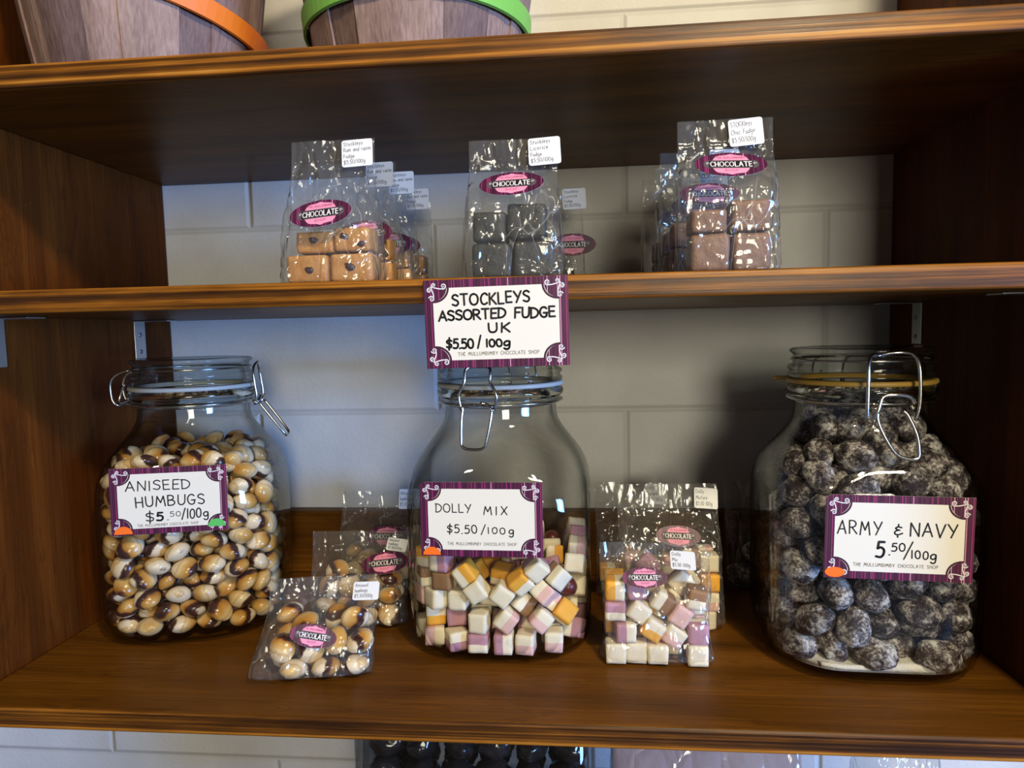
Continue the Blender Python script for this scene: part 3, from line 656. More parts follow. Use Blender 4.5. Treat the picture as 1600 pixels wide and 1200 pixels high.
def ribbon(mb, pts, w, y, mat, swell=0.0):
    """flat marker stroke in the local xz plane, facing -y"""
    n = len(pts)
    for i in range(n - 1):
        a, b = pts[i], pts[i + 1]
        d = b - a
        if d.length < 1e-9:
            continue
        q = Vector((-d.y, d.x)).normalized() * (w / 2)
        mb.add([(a.x - q.x, y, a.y - q.y), (b.x - q.x, y, b.y - q.y), (b.x + q.x, y, b.y + q.y), (a.x + q.x, y, a.y + q.y)], [(0, 1, 2, 3)], mat)
    for i, p in enumerate(pts):
        yy = y - 0.000004
        mb.add([(p.x + w / 2 * math.cos(k * math.pi / 4), yy, p.y + w / 2 * math.sin(k * math.pi / 4)) for k in range(8)], [tuple(range(8))], mat)


def disc(mb, cx, cz, rx, rz, y, mat, n=40, a0=0.0, a1=2 * math.pi):
    full = abs(a1 - a0 - 2 * math.pi) < 1e-6
    m = n if full else n + 1
    mb.add([(cx + rx * math.cos(a0 + (a1 - a0) * k / n), y, cz + rz * math.sin(a0 + (a1 - a0) * k / n)) for k in range(m)], [tuple(range(m))], mat)


def write(mb, s, x0, x1, base, h, w, y, mat, tilt=0.0, jitter=0.25, gap=2.2, seed=1):
    """letters of s fitted between x0 and x1 on the baseline base, capital height h"""
    rnd = random.Random(seed)
    total = sum((GLYPHS[c][0] if c != ' ' else 4.0) for c in s) + gap * (len(s) - 1)
    k = (x1 - x0) / total
    x = 0.0
    for c in s:
        if c == ' ':
            x += 4.0 + gap
            continue
        gw, st = GLYPHS[c]
        dy = rnd.uniform(-jitter, jitter) * h * 0.1
        sh = rnd.uniform(-0.05, 0.05) if jitter else 0.0
        for s1 in st.split('|'):
            pts = []
            for p in parse(s1):
                px = x0 + (x + p.x + sh * p.y) * k
                pz = base + p.y * 0.1 * h + dy + (px - x0) * tilt
                pts.append(Vector((px, pz)))
            ribbon(mb, pts, w, y, mat)
        x += gw + gap


def spiral(cx, cz, r0, turns, a0, sgn=1, n=18):
    return [Vector((cx + r0 * (1 - 0.82 * i / n) * math.cos(a0 + sgn * turns * 2 * math.pi * i / n),
                    cz + r0 * (1 - 0.82 * i / n) * math.sin(a0 + sgn * turns * 2 * math.pi * i / n))) for i in range(n + 1)]


CARD_MATS = None


def price_card(name, lines, parent=None, loc=(0, 0, 0), rot=(0, 0, 0), scale=1.0, shop=(0.225, 0.79, 0.855), bent=False, faint_shop=False):
    """A 90 x 55 mm shop card, face towards local -y; plum pinstripe border, cream middle with scroll corners."""
    W, H = 0.0905, 0.0555
    mb = MB()
    th = 0.0004
    hw, hh = W / 2, H / 2
    c = 0.003 if bent else 0.0
    out = [(-hw, -hh), (hw, -hh), (hw, hh), (-hw + c, hh), (-hw, hh - c * 0.8)] if bent else [(-hw, -hh), (hw, -hh), (hw, hh), (-hw, hh)]
    n = len(out)
    mb.add([(x, 0, z) for x, z in out] + [(x, th, z) for x, z in out], [tuple(range(n)), tuple(reversed(range(n, 2 * n)))], 0)
    for i in range(n):
        j = (i + 1) % n
        mb.add([(out[i][0], 0, out[i][1]), (out[i][0], th, out[i][1]), (out[j][0], th, out[j][1]), (out[j][0], 0, out[j][1])], [(0, 1, 2, 3)], 1)
    # cream middle with hollowed corners
    bx, bz, r = hw - 0.0058, hh - 0.0050, 0.0088
    poly = []
    for sx, sz, a in ((1, 1, 270), (-1, 1, 0), (-1, -1, 90), (1, -1, 180)):
        for k in range(9):
            t = math.radians(a - 90 * k / 8) if True else 0
            poly.append((sx * bx + r * math.cos(math.radians(a) - math.pi / 2 * k / 8), sz * bz + r * 0.92 * math.sin(math.radians(a) - math.pi / 2 * k / 8)))
    mb.add([(x, -0.00006, z) for x, z in poly], [tuple(range(len(poly)))], 1)
    edge = [Vector(p) for p in poly] + [Vector(poly[0])]
    for sx, sz in ((1, 1), (-1, 1), (-1, -1), (1, -1)):
        a = [Vector((sx * (bx - 0.0004 + (r + 0.0006) * -math.cos(q)), sz * (bz + (r + 0.0006) * -0.92 * math.sin(q)))) for q in [math.pi / 2 * k / 8 for k in range(9)]]
        ribbon(mb, a, 0.0013, -0.00010, 4)
        for curve in ([Vector((sx * (bx + 0.0012), sz * (bz + 0.0010))), Vector((sx * (bx - 0.0005), sz * (bz - 0.0042))), Vector((sx * (bx - 0.0002), sz * (bz - 0.0064)))],
                      [Vector((sx * (bx + 0.0012), sz * (bz + 0.0010))), Vector((sx * (bx - 0.0042), sz * (bz - 0.0004))), Vector((sx * (bx - 0.0066), sz * (bz - 0.0002)))]):
            ribbon(mb, catmull(curve, 5), 0.0007, -0.00016, 3)
        for ox, oz, rr, a0, sg in ((0.0008, -0.0066, 0.0019, 0.4, 1), (-0.0068, 0.0012, 0.0019, -1.2, -1), (-0.0008, 0.0019, 0.0015, -1.5, 1), (0.0021, -0.0012, 0.0015, 1.6, -1)):
            sp = spiral(0, 0, rr, 1.25, a0, sg)
            ribbon(mb, [Vector((sx * (bx + ox + p.x), sz * (bz + oz + p.y))) for p in sp], 0.0007, -0.00016, 3)
    for (s, u0, u1, vb, h, w, tilt, gap) in lines:
        write(mb, s, -hw + u0 * W, -hw + u1 * W, hh - vb * H, h, w, -0.00022, 2, tilt, 0.5, gap, seed=len(s) + int(u0 * 100))
    write(mb, 'THE MULLUMBIMBY CHOCOLATE SHOP', -hw + shop[0] * W, -hw + shop[1] * W, hh - shop[2] * H, 0.0021, 0.00026, -0.00018, 5, 0, 0.0, 3.0)
    o = mb.build(name, [M['stripes'], M['paper'], M['ink'], M['white'], M['plum'], M['greyink']], parent, loc, rot)
    o.scale = (scale, 1, scale)
    return o


def dot_sticker(parent, x, z, r, mat, label, shape='half', y=-0.00034):
    mb = MB()
    if shape == 'half':
        disc(mb, x, z, r, r * 0.92, y, 0, 24, 0, math.pi)
    else:
        disc(mb, x, z, r, r * 0.55, y, 0, 30)
    o = mb.build('dot_sticker', [mat], parent)
    o['label'] = label
    return o


def oval_sticker(parent, loc, rot, w=0.0420, h=0.0205, name='logo_sticker'):
    """oval pinstriped sticker, pink ornate plate, black band with white capitals"""
    mb = MB()
    disc(mb, 0, 0, w / 2, h / 2, 0, 0, 56)
    mb.add([(w / 2 * math.cos(k * math.pi / 28), 0.00025, h / 2 * math.sin(k * math.pi / 28)) for k in range(56)], [tuple(reversed(range(56)))], 6)
    plate = []
    for k in range(48):
        a = 2 * math.pi * k / 48
        rx, rz = w * 0.262, h * 0.385
        x = rx * math.copysign(abs(math.cos(a)) ** 0.62, math.cos(a))
        z = rz * math.copysign(abs(math.sin(a)) ** 0.55, math.sin(a))
        z += math.copysign(0.0011, z) * max(0, 1 - abs(x) / (0.0022)) if abs(z) > 1e-6 else 0
        z -= math.copysign(0.0010, z) * max(0, 1 - abs(abs(x) - rx * 0.95) / 0.002)
        plate.append((x, -0.00006, z))
    mb.add(plate, [tuple(range(48))], 1)
    # grey scalloped rim and dark band
    for sx in (-1, 1):
        disc(mb, sx * w * 0.30, 0, w * 0.085, h * 0.17, -0.00010, 5, 16)
        ribbon(mb, spiral(sx * w * 0.325, 0.0006, 0.0011, 1.0, 0), 0.0003, -0.00014, 3)
    mb.add([(-w * .30, -.00010, -h * .165), (w * .30, -.00010, -h * .165), (w * .30, -.00010, h * .165), (-w * .30, -.00010, h * .165)], [(0, 1, 2, 3)], 5)
    mb.add([(-w * .31, -.00014, -h * .135), (w * .31, -.00014, -h * .135), (w * .31, -.00014, h * .135), (-w * .31, -.00014, h * .135)], [(0, 1, 2, 3)], 2)
    write(mb, 'CHOCOLATE', -w * 0.285, w * 0.285, -h * 0.095, h * 0.19, 0.00068, -0.0002, 3, 0, 0.0, 2.4)
    write(mb, 'THE MULLUMBIMBY', -w * 0.2, w * 0.2, h * 0.24, h * 0.07, 0.0002, -0.0002, 4, 0, 0.0, 2.4)
    write(mb, 'SHOP', -w * 0.09, w * 0.09, -h * 0.30, h * 0.075, 0.0002, -0.0002, 4, 0, 0.0, 3.2)
    return mb.build(name, [M['stripes'], M['pink'], M['black'], M['white'], M['rose'], M['greyink'], M['label']], parent, loc, rot)


def paper_label(parent, loc, rot, lines, w=0.0215, h=0.0195, ink='penink', faint=False):
    """small white sticker with rounded corners and pen writing"""
    mb = MB()
    r = 0.0018
    pts = []
    for sx, sz, a in ((1, 1, 0), (-1, 1, 90), (-1, -1, 180), (1, -1, 270)):
        for k in range(5):
            t = math.radians(a + 90 * k / 4)
            pts.append((sx * (w / 2 - r) + r * math.cos(t), sz * (h / 2 - r) + r * math.sin(t)))
    n = len(pts)
    mb.add([(x, 0, z) for x, z in pts], [tuple(range(n))], 0)
    mb.add([(x, 0.0002, z) for x, z in pts], [tuple(reversed(range(n)))], 0)
    m = len(lines)
    step = h / (m + 0.45)
    for i, s in enumerate(lines):
        base = h / 2 - step * (i + 0.98)
        x1 = min(w / 2 - 0.0012, -w / 2 + 0.0014 + 0.00148 * len(s) * (w / 0.0215))
        write(mb, s, -w / 2 + 0.0014, x1, base, step * 0.62, 0.00030, -0.0001, 1, 0.03, 0.6, 2.2, seed=i + len(s))
    return mb.build('price_sticker', [M['label'], M[ink]], parent, loc, rot)


# ------------------------------------------------------------------ the setting
mb = MB()
mb.box((-2.2, DEPTH + 0.0015, -1.0), (2.8, DEPTH + 0.1, 1.6))
tag(mb.build('wall_back', M['wall']), kind='structure')
mb = MB()
mb.box((-2.2, -4.2, -1.1), (2.8, DEPTH + 0.1, -1.0))
tag(mb.build('floor', plain('grey_shop_floor', (0.16, 0.15, 0.14), 0.6)), kind='structure')
mb = MB()
mb.box((-2.3, -4.2, -1.0), (-2.2, DEPTH + 0.1, 1.6))
tag(mb.build('wall_left', plain('shop_side_wall', (0.30, 0.28, 0.25), 0.7)), kind='structure')

# ------------------------------------------------------------------ shelving unit
unit = empty('shelving_unit', (0, 0, -T), 0, 'dark stained wooden shelf unit with open shelves against the white block wall', 'shelf unit')


def board(name, lo, hi, face, edge_front=True, r=0.0022):
    m = MB()
    m.bevel_box(lo, hi, r, 3)
    # the front lipping carries the worn edge grain
    for i, f in enumerate(m.f):
        ps = [Vector(m.v[k]) for k in f]
        nr = (ps[1] - ps[0]).cross(ps[2] - ps[0])
        if edge_front and nr.length > 0 and nr.normalized().y < -0.35:
            m.mi[i] = 1
        m.sm[i] = len(f) == 4 and nr.length < 1e-5
    return m.build(name, [face, M['edge']], unit, (0, 0, T))


SX0, SX1 = XL + 0.0001, XR - 0.0001
board('shelf', (SX0, 0, -T), (SX1, DEPTH, 0), M['shelf'])
board('shelf', (SX0, 0, Z_MID), (SX1, DEPTH, Z_MID + T), M['shelf'])
board('shelf', (SX0, 0, Z_TOP), (SX1, DEPTH, Z_TOP + T), M['shelf'])
board('side_panel', (XL - T, 0, -T), (XL, DEPTH, 1.0), M['panel'])
board('side_panel', (XR, 0, -T), (XR + T, DEPTH, 1.0), M['panel'])
m = MB()
m.bevel_box((SX0, DEPTH - T, 0.0001), (SX1, DEPTH, 0.0685), 0.0015, 2)
m.build('back_rail', M['shelf'], unit, (0, 0, T))


def bracket(x, y0, y1, zt, zl, side, xl):
    """angle bracket: one leaf on the side panel, one under the shelf"""
    m = MB()
    t = 0.0014
    s = side
    a, b = sorted((x, x + s * t))
    m.bevel_box((a, y0, zt - zl), (b, y1, zt), 0.0005, 2)
    a, b = sorted((x, x + s * xl))
    m.bevel_box((a, y0, zt - t), (b, y1, zt), 0.0005, 2)
    o = m.build('angle_bracket', M['steel'], unit, (0, 0, T))
    o['label'] = 'zinc angle bracket under the middle shelf'
    for k in (0.38, 0.82):
        sm = MB()
        sm.lathe([(0, 0.0009), (0.0012, 0.0008), (0.0021, 0.0003), (0.0023, 0.0)], 16)
        sm.box((-0.0015, -0.0002, 0.0008), (0.0015, 0.0002, 0.00095))
        sc_ = sm.build('screw', M['screw'], o, (x + s * t, (y0 + y1) / 2, zt - zl * k), (0.4, math.pi / 2 * s, 0.3))
    return o


bracket(XL, 0.047, 0.0652, Z_MID - 0.0002, 0.0385, 1, 0.036)
bracket(XL, 0.2225, 0.2395, Z_MID - 0.0002, 0.0385, 1, 0.036)
bracket(XR, 0.2225, 0.2395, Z_MID - 0.0002, 0.0385, -1, 0.036)
bracket(XR, 0.047, 0.0652, Z_MID - 0.0002, 0.0385, -1, 0.036)

# counter below the unit
cn = MB()
cn.bevel_box((-0.9, -0.12, Z_COUNTER - 0.03), (1.5, DEPTH, Z_COUNTER), 0.003, 3)
tag(cn.build('counter', M['counter']), 'wooden counter top standing below the shelf unit along the wall', 'counter')


# ------------------------------------------------------------------ glass jars
JAR = [(0.0000, 0.060, 0.052), (0.0012, 0.0655, 0.053), (0.0045, 0.0705, 0.053), (0.010, 0.0738, 0.050), (0.020, 0.0750, 0.047), (0.045, 0.0752, 0.045),
       (0.080, 0.0752, 0.044), (0.110, 0.0752, 0.044), (0.126, 0.0749, 0.045), (0.136, 0.0738, 0.046), (0.146, 0.0712, 0.049), (0.155, 0.0672, 0.052),
       (0.163, 0.0622, 0.053), (0.171, 0.0566, 0.0525), (0.178, 0.0520, 0.0510), (0.184, 0.0488, 0.0488), (0.190, 0.0475, 0.0475), (0.1975, 0.0473, 0.0473)]


def rsq(h, rr, z, n=10):
    c = max(h - rr, 0)
    pts = []
    for k, (sx, sy) in enumerate(((1, 1), (-1, 1), (-1, -1), (1, -1))):
        for i in range(n + 1):
            a = math.pi / 2 * (k + i / n)
            pts.append((sx * c + rr * math.cos(a), sy * c + rr * math.sin(a), z))
    return pts


def jar(name, cx, cy, rot, label, clasp_rot, gasket, tab=False, clasp='closed'):
    J = empty(name, (cx, cy, 0), rot, label, 'jar', 'square glass clip jars on the bottom shelf')
    b = MB()
    rings = [rsq(h, min(rr, h), z) for z, h, rr in JAR]
    b.loft(rings, 0, True, cap0=True)
    inner = [rsq(h - 0.0028, min(max(rr - 0.0026, 0.004), h - 0.0028), max(z, 0.0065)) for z, h, rr in JAR if z == 0 or z > 0.008]
    b.loft([list(reversed(r)) for r in inner], 0, True, cap0=True)
    b.build('jar_body', M['glass'], J)
    # threaded neck ring of thick glass
    g = MB()
    g.lathe([(0.0440, 0.1972), (0.0475, 0.1972), (0.0505, 0.1980), (0.0520, 0.1996), (0.0522, 0.2006), (0.0508, 0.2020), (0.0510, 0.2035), (0.0532, 0.2052),
             (0.0540, 0.2072), (0.0538, 0.2095), (0.0524, 0.2112), (0.0505, 0.2122), (0.0440, 0.2122)], 72, 0, True, True)
    g.build('neck_ring', M['thick_glass'], J)
    k = MB()
    k.lathe([(0.0445, 0.2124), (0.0528, 0.2124), (0.0536, 0.2132), (0.0538, 0.2147), (0.0530, 0.2160), (0.0445, 0.2160)], 72, 0, True, True)
    if tab:
        k.bevel_box((-0.064, -0.007, 0.2130), (-0.0520, 0.007, 0.2156), 0.0008, 2, mx=Matrix.Rotation(tab, 4, 'Z'))
    go = k.build('rubber_gasket', M[gasket], J)
    go['label'] = 'amber rubber gasket with a pull tab' if tab else 'pale clear gasket ring'
    l = MB()
    outer = [(0.0, 0.2385), (0.030, 0.2386), (0.040, 0.2394), (0.0450, 0.2402), (0.0490, 0.2400), (0.0510, 0.2390), (0.0516, 0.2378), (0.0510, 0.2366), (0.0494, 0.2356), (0.0484, 0.2344),
             (0.0486, 0.2330), (0.0500, 0.2322), (0.0506, 0.2312), (0.0500, 0.2302), (0.0488, 0.2294), (0.0490, 0.2280), (0.0510, 0.2270), (0.0526, 0.2258), (0.0530, 0.2244), (0.0522, 0.2230),
             (0.0512, 0.2222), (0.0514, 0.2208), (0.0528, 0.2198), (0.0532, 0.2184), (0.0526, 0.2168), (0.0470, 0.2163)]
    inn = [(0.0455, 0.2175), (0.0450, 0.2230), (0.0440, 0.2290), (0.0425, 0.2335), (0.030, 0.2342), (0.0, 0.2342)]
    l.lathe(outer + inn, 72, 0, True)
    l.build('lid', M['lid_glass'], J)
    # wire work
    w = MB()
    ringz = lambda z, r: [(r * math.cos(2 * math.pi * i / 60), r * math.sin(2 * math.pi * i / 60), z) for i in range(60)]
    w.tube(ringz(0.2003, 0.0530), 0.0008, 8, closed=True)
    w.tube(ringz(0.2306, 0.0489), 0.0008, 8, closed=True)
    w.build('wire_bands', M['wire'], J)

    def place(path, phi):
        """(tangent, outward distance, height) around the neck"""
        out = []
        for s, d, z in path:
            dirv = Vector((math.cos(phi), math.sin(phi), 0))
            tan = Vector((-dirv.y, dirv.x, 0))
            out.append(tuple(dirv * d + tan * s + Vector((0, 0, z))))
        return out

    phi = -math.pi / 2 + clasp_rot
    c = MB()
    if clasp == 'closed':
        bail = [(-.0125, .0560, .1960), (-.0140, .0562, .2000), (-.0155, .0566, .2075), (-.0140, .0564, .2125), (-.0108, .0556, .2185), (-.0106, .0545, .2255), (-.0098, .0530, .2292), (-.006, .0505, .2306),
                (.006, .0505, .2306), (.0098, .0530, .2292), (.0106, .0545, .2255), (.0108, .0556, .2185), (.0145, .0564, .2125), (.0160, .0566, .2075), (.0146, .0562, .2000), (.0130, .0560, .1950)]
        lever = [(-.0118, .0570, .1995), (-.0126, .0590, .1900), (-.0124, .0612, .1740), (-.0112, .0618, .1690), (-.007, .0620, .1672), (.002, .0620, .1672), (.0068, .0618, .1690), (.0086, .0612, .1740),
                 (.0116, .0590, .1900), (.0122, .0570, .1995)]
        cross = [(-.0120, .0572, .1990), (-.006, .0580, .2012), (.002, .0574, .2012), (.004, .0584, .2030), (.007, .0572, .2022), (.0126, .0572, .1995)]
    elif clasp == 'wide':
        bail = [(-.0178, .0575, .1900), (-.0180, .0580, .2000), (-.0176, .0578, .2200), (-.0165, .0560, .2310), (-.013, .0530, .2355), (-.008, .0505, .2350), (0, .0500, .2365),
                (.008, .0505, .2370), (.014, .0530, .2360), (.0166, .0560, .2310), (.0175, .0578, .2200), (.0175, .0580, .2000), (.0150, .0575, .1890)]
        lever = [(-.0095, .0585, .2020), (-.0120, .0600, .1920), (-.0085, .0620, .1800), (-.0010, .0635, .1670), (.0070, .0640, .1630), (.0130, .0640, .1628), (.0150, .0640, .1660), (.0140, .0625, .1790), (.0090, .0600, .1925), (.0060, .0590, .1960)]
        cross = [(-.0150, .0585, .1890), (-.0118, .0600, .1960), (-.0080, .0590, .2060), (.0000, .0600, .2075), (.0100, .0590, .2060), (.0140, .0585, .2010)]
    else:
        bail = [(-.0120, .0560, .1960), (-.0130, .0580, .2040), (-.0128, .0570, .2150), (-.0120, .0560, .2250), (-.0085, .0560, .2310), (0, .0575, .2345), (.0085, .0560, .2310), (.0120, .0560, .2250),
                (.0128, .0570, .2150), (.0130, .0580, .2040), (.0120, .0560, .1960)]
        lever = [(-.0110, .0590, .1985), (-.0110, .0680, .1860), (-.0095, .0790, .1700), (-.006, .0815, .1660), (.006, .0815, .1660), (.0095, .0790, .1700), (.0110, .0680, .1860), (.0110, .0590, .1985)]
        cross = [(-.0130, .0585, .1985), (-.009, .0605, .2030), (-.002, .0585, .2040), (.002, .0605, .2020), (.009, .0600, .2035), (.0130, .0585, .1985)]
    for path in (bail, lever, cross):
        c.tube(place(path, phi), 0.0014 if clasp == 'wide' else 0.0012, 8, smooth_path=4)
    for s in (-1, 1):
        c.tube(place([(s * .0135, .0545, .2003), (s * .0140, .0570, .1985), (s * .0125, .0590, .1975), (s * .0115, .0580, .2000)], phi), 0.0011, 8, smooth_path=3)
    c.build('wire_clasp', M['wire'], J)
    h = MB()
    for path in ([(-.0130, .0500, .2305), (-.0130, .0600, .2270), (-.0130, .0660, .2200), (-.0128, .0660, .2060), (-.0120, .0620, .1995), (-.006, .0560, .2000)],
                 [(.0130, .0500, .2305), (.0130, .0600, .2270), (.0130, .0660, .2200), (.0128, .0660, .2060), (.0120, .0620, .1995), (.006, .0560, .2000)],
                 [(-.0090, .0560, .2180), (-.0085, .0600, .2090), (-.0080, .0620, .2010), (.0080, .0620, .2010), (.0085, .0600, .2090), (.0090, .0560, .2180)]):
        h.tube(place(path, phi + math.pi), 0.00105, 8, smooth_path=4)
    h.build('hinge_wire', M['wire'], J)
    return J


JL, JC, JR = (0.0745, 0.167, 0.27), (0.360, 0.149, -0.03), (0.647, 0.130, -0.04)
jar_l = jar('glass_jar', *JL, 'square glass clip jar nearly full of striped humbugs beside the left panel', math.pi / 2 - 0.05, 'gasket_clear', False, 'open')
jar_c = jar('glass_jar', *JC, 'square glass clip jar partly filled with pastel dolly mix between the small bags', -0.19, 'gasket_clear')
jar_r = jar('glass_jar', *JR, 'square glass clip jar full of dark sugar-dusted sweets beside the right panel', 0.05, 'gasket_yellow', -0.5, 'wide')

FACE = -0.0764
cl = price_card('price_card', [
    ('ANISEED', .135, .68, .345, .0078, .00095, .012, 2.6), ('HUMBUGS', .215, .80, .585, .0083, .00105, .012, 2.4),
    ('$', .295, .365, .815, .0080, .0010, 0, 2), ('5', .385, .44, .80, .0066, .0016, 0, 2), ('.', .475, .485, .80, .006, .0009, 0, 2),
    ('50', .50, .59, .755, .0040, .00055, .02, 2.4), ('/100', .60, .765, .79, .0078, .00105, .012, 2.2), ('g', .785, .83, .78, .0066, .00105, 0, 2)],
    jar_l, (-0.0035, FACE, 0.1262), (0, 0.0, 0), 0.99, (.22, .74, .885))
cl.rotation_euler = (0, 0.012, 0)
cl['label'] = 'card reading ANISEED HUMBUGS'
dot_sticker(cl, -0.0362, -0.0268, 0.0070, M['dot_orange'], 'orange dot')
dot_sticker(cl, 0.0362, -0.0240, 0.0070, M['dot_green'], 'green dot')
slv = MB()
slv.bevel_box((-0.0480, -0.0007, -0.0305), (0.0470, 0.0003, 0.0292), 0.0003, 1)
slv.build('plastic_sleeve', thin_glass('card_sleeve_plastic', (0.94, 0.94, 0.94), (1.0, 1.0, 1.0)), cl)

cc = price_card('price_card', [
    ('DOLLY', .13, .42, .40, .0062, .00075, -.01, 2.6), ('MIX', .525, .715, .425, .0060, .00080, -.03, 4.5),
    ('$5.50', .22, .465, .685, .0060, .00085, 0, 2.6), ('/', .50, .535, .685, .0062, .0008, 0, 2), ('100', .555, .695, .685, .0046, .00075, 0, 3.4), ('g', .725, .765, .69, .0052, .00085, 0, 2)],
    jar_c, (-0.0065, FACE, 0.1163), (0, 0, 0), 1.035, (.22, .785, .845), bent=True)
cc['label'] = 'card reading DOLLY MIX'
dot_sticker(cc, -0.0372, -0.0268, 0.0066, M['dot_orange'], 'orange dot')

cr = price_card('price_card', [
    ('ARMY', .085, .38, .462, .0086, .00085, -.004, 2.8), ('&', .468, .522, .462, .0064, .00095, 0, 2), ('NAVY', .575, .885, .468, .0086, .00095, -.01, 2.2),
    ('5', .35, .405, .73, .0102, .0016, 0, 2), ('.', .437, .447, .70, .006, .0009, 0, 2), ('50', .455, .545, .655, .0052, .00085, .04, 2.4),
    ('/', .54, .59, .72, .0096, .0009, 0, 2), ('100', .59, .70, .735, .0052, .00085, -.02, 3.0), ('g', .715, .755, .74, .0058, .00095, 0, 2)],
    jar_r, (0.0005, FACE, 0.1098), (0, 0.018, 0), 1.07, (.20, .77, .845), bent=True)
cr['label'] = 'card reading ARMY & NAVY'
dot_sticker(cr, -0.0385, -0.0238, 0.0062, M['dot_orange'], 'orange dot', 'oval')

sc_card = price_card('price_card', [
    ('STOCKLEYS', .20, .735, .295, .0068, .00125, .018, 2.2), ('ASSORTED', .10, .565, .455, .0060, .00130, .008, 1.6), ('FUDGE', .63, .905, .455, .0062, .00130, 0, 1.6),
    ('UK', .445, .59, .61, .0056, .00125, .012, 3.0), ('$5.50', .145, .335, .775, .0058, .00130, 0, 1.4), ('/', .365, .39, .77, .0066, .0012, 0, 2), ('100', .425, .535, .765, .0046, .00125, 0, 2.0), ('g', .545, .59, .765, .0050, .0013, 0, 2)],
    None, (0.3747, -0.0012, 0.2636), (0.03, -0.012, 0.0), 1.005, (.225, .79, .86))
tag(sc_card, 'plum bordered card for assorted fudge fixed to the middle shelf edge above the centre jar', 'price card')


# ------------------------------------------------------------------ sweets
def unpack(key):
    a = [int(x) for x in PILES[key].split()]
    return [(Vector((a[i] * 1e-4, a[i + 1] * 1e-4, a[i + 2] * 1e-4)), Quaternion([x * 0.01 for x in a[i + 3:i + 7]]).normalized()) for i in range(0, len(a), 7)]


def humbug_mesh(seed):
    bm = bmesh.new()
    bmesh.ops.create_icosphere(bm, subdivisions=3, radius=1)
    rnd = random.Random(seed)
    off = Vector((rnd.random() * 9, rnd.random() * 9, 0))
    for v in bm.verts:
        p = v.co.copy()
        r = math.hypot(p.x, p.y)
        z = math.copysign(abs(p.z) ** 1.15, p.z)
        k = 1 + 0.05 * noise.noise(p * 1.6 + off)
        v.co = Vector((p.x * 0.0110 * k * (1 + 0.05 * p.y), p.y * 0.0106 * k, z * 0.0073 * k + 0.0006 * p.x * p.y))
    m = MB()
    m.from_bm(bm, 0, None, True)
    return m


def army_mesh(seed):
    bm = bmesh.new()
    bmesh.ops.create_icosphere(bm, subdivisions=4, radius=1)
    off = Vector((seed * 3.1, seed, 0))
    for v in bm.verts:
        p = v.co.copy()
        k = 1 + 0.15 * noise.noise(p * 1.6 + off) + 0.06 * noise.noise(p * 5 + off) + 0.035 * noise.noise(p * 13 + off) + 0.02 * noise.noise(p * 26 + off)
        v.co = Vector((p.x * 0.0153, p.y * 0.0119, p.z * 0.0112)) * k
    m = MB()
    m.from_bm(bm, 0, None, True)
    return m


def cube_mesh(seed):
    bm = bmesh.new()
    bmesh.ops.create_cube(bm, size=0.0154)
    bmesh.ops.subdivide_edges(bm, edges=bm.edges[:], cuts=5, use_grid_fill=True)
    off = Vector((seed * 2.3, seed * 1.1, 4))
    h = 0.0077
    rnd = random.Random(seed)
    sx, sy, sz = (rnd.uniform(0.92, 1.04) for _ in range(3))
    for v in bm.verts:
        p = v.co / h
        q = Vector([math.copysign(min(abs(c), 1), c) for c in p])
        # round the corners and edges
        r = 0.14
        core = Vector([max(-1 + r, min(1 - r, c)) for c in q])
        d = q - core
        if d.length > 1e-6:
            q = core + d.normalized() * r
        q += 0.07 * noise.noise_vector(q * 1.1 + off)
        v.co = Vector((q.x * sx, q.y * sy, q.z * sz)) * h
    m = MB()
    m.from_bm(bm, 0, None, True)
    return m


def jelly_mesh():
    m = MB()
    m.lathe([(0.0, -0.0075), (0.0068, -0.0075), (0.0076, -0.0065), (0.0077, -0.002), (0.0072, 0.003), (0.0055, 0.0062), (0.0025, 0.0076), (0.0, 0.0078)], 24)
    return m


def copy_of(o, loc, rot, mesh=None):
    c = o.copy()
    COL.objects.link(c)
    if mesh:
        c.data = mesh
    c.location = loc
    c.rotation_mode = 'QUATERNION'
    c.rotation_quaternion = rot
    return c


proto = {}


def sweet(kind, variant, loc, quat, label, cat, group):
    """kind: humbug, army, or a dolly colour; the first of each is built, the rest are copies"""
    key = (kind, variant)
    if key not in proto:
        if kind == 'humbug':
            o = humbug_mesh(variant).build('humbug_sweet', M['humbug'])
        elif kind == 'army':
            o = army_mesh(variant).build('sugared_sweet', M['army'])
        elif kind in ('jelly', 'grey'):
            o = jelly_mesh().build('jelly_sweet', DOLLY[kind])
        else:
            o = cube_mesh(variant).build('dolly_mix_cube', DOLLY[kind])
        o.location = loc
        o.rotation_mode = 'QUATERNION'
        o.rotation_quaternion = quat
        proto[key] = o
    else:
        o = copy_of(proto[key], loc, quat)
    return tag(o, label, cat, group)


def world_of(j, p, q):
    R = Matrix.Rotation(j[2], 3, 'Z')
    p = Vector((p.x * 1.025, p.y * 1.025, p.z))
    return R @ p + Vector((j[0], j[1], 0)), R.to_quaternion() @ q


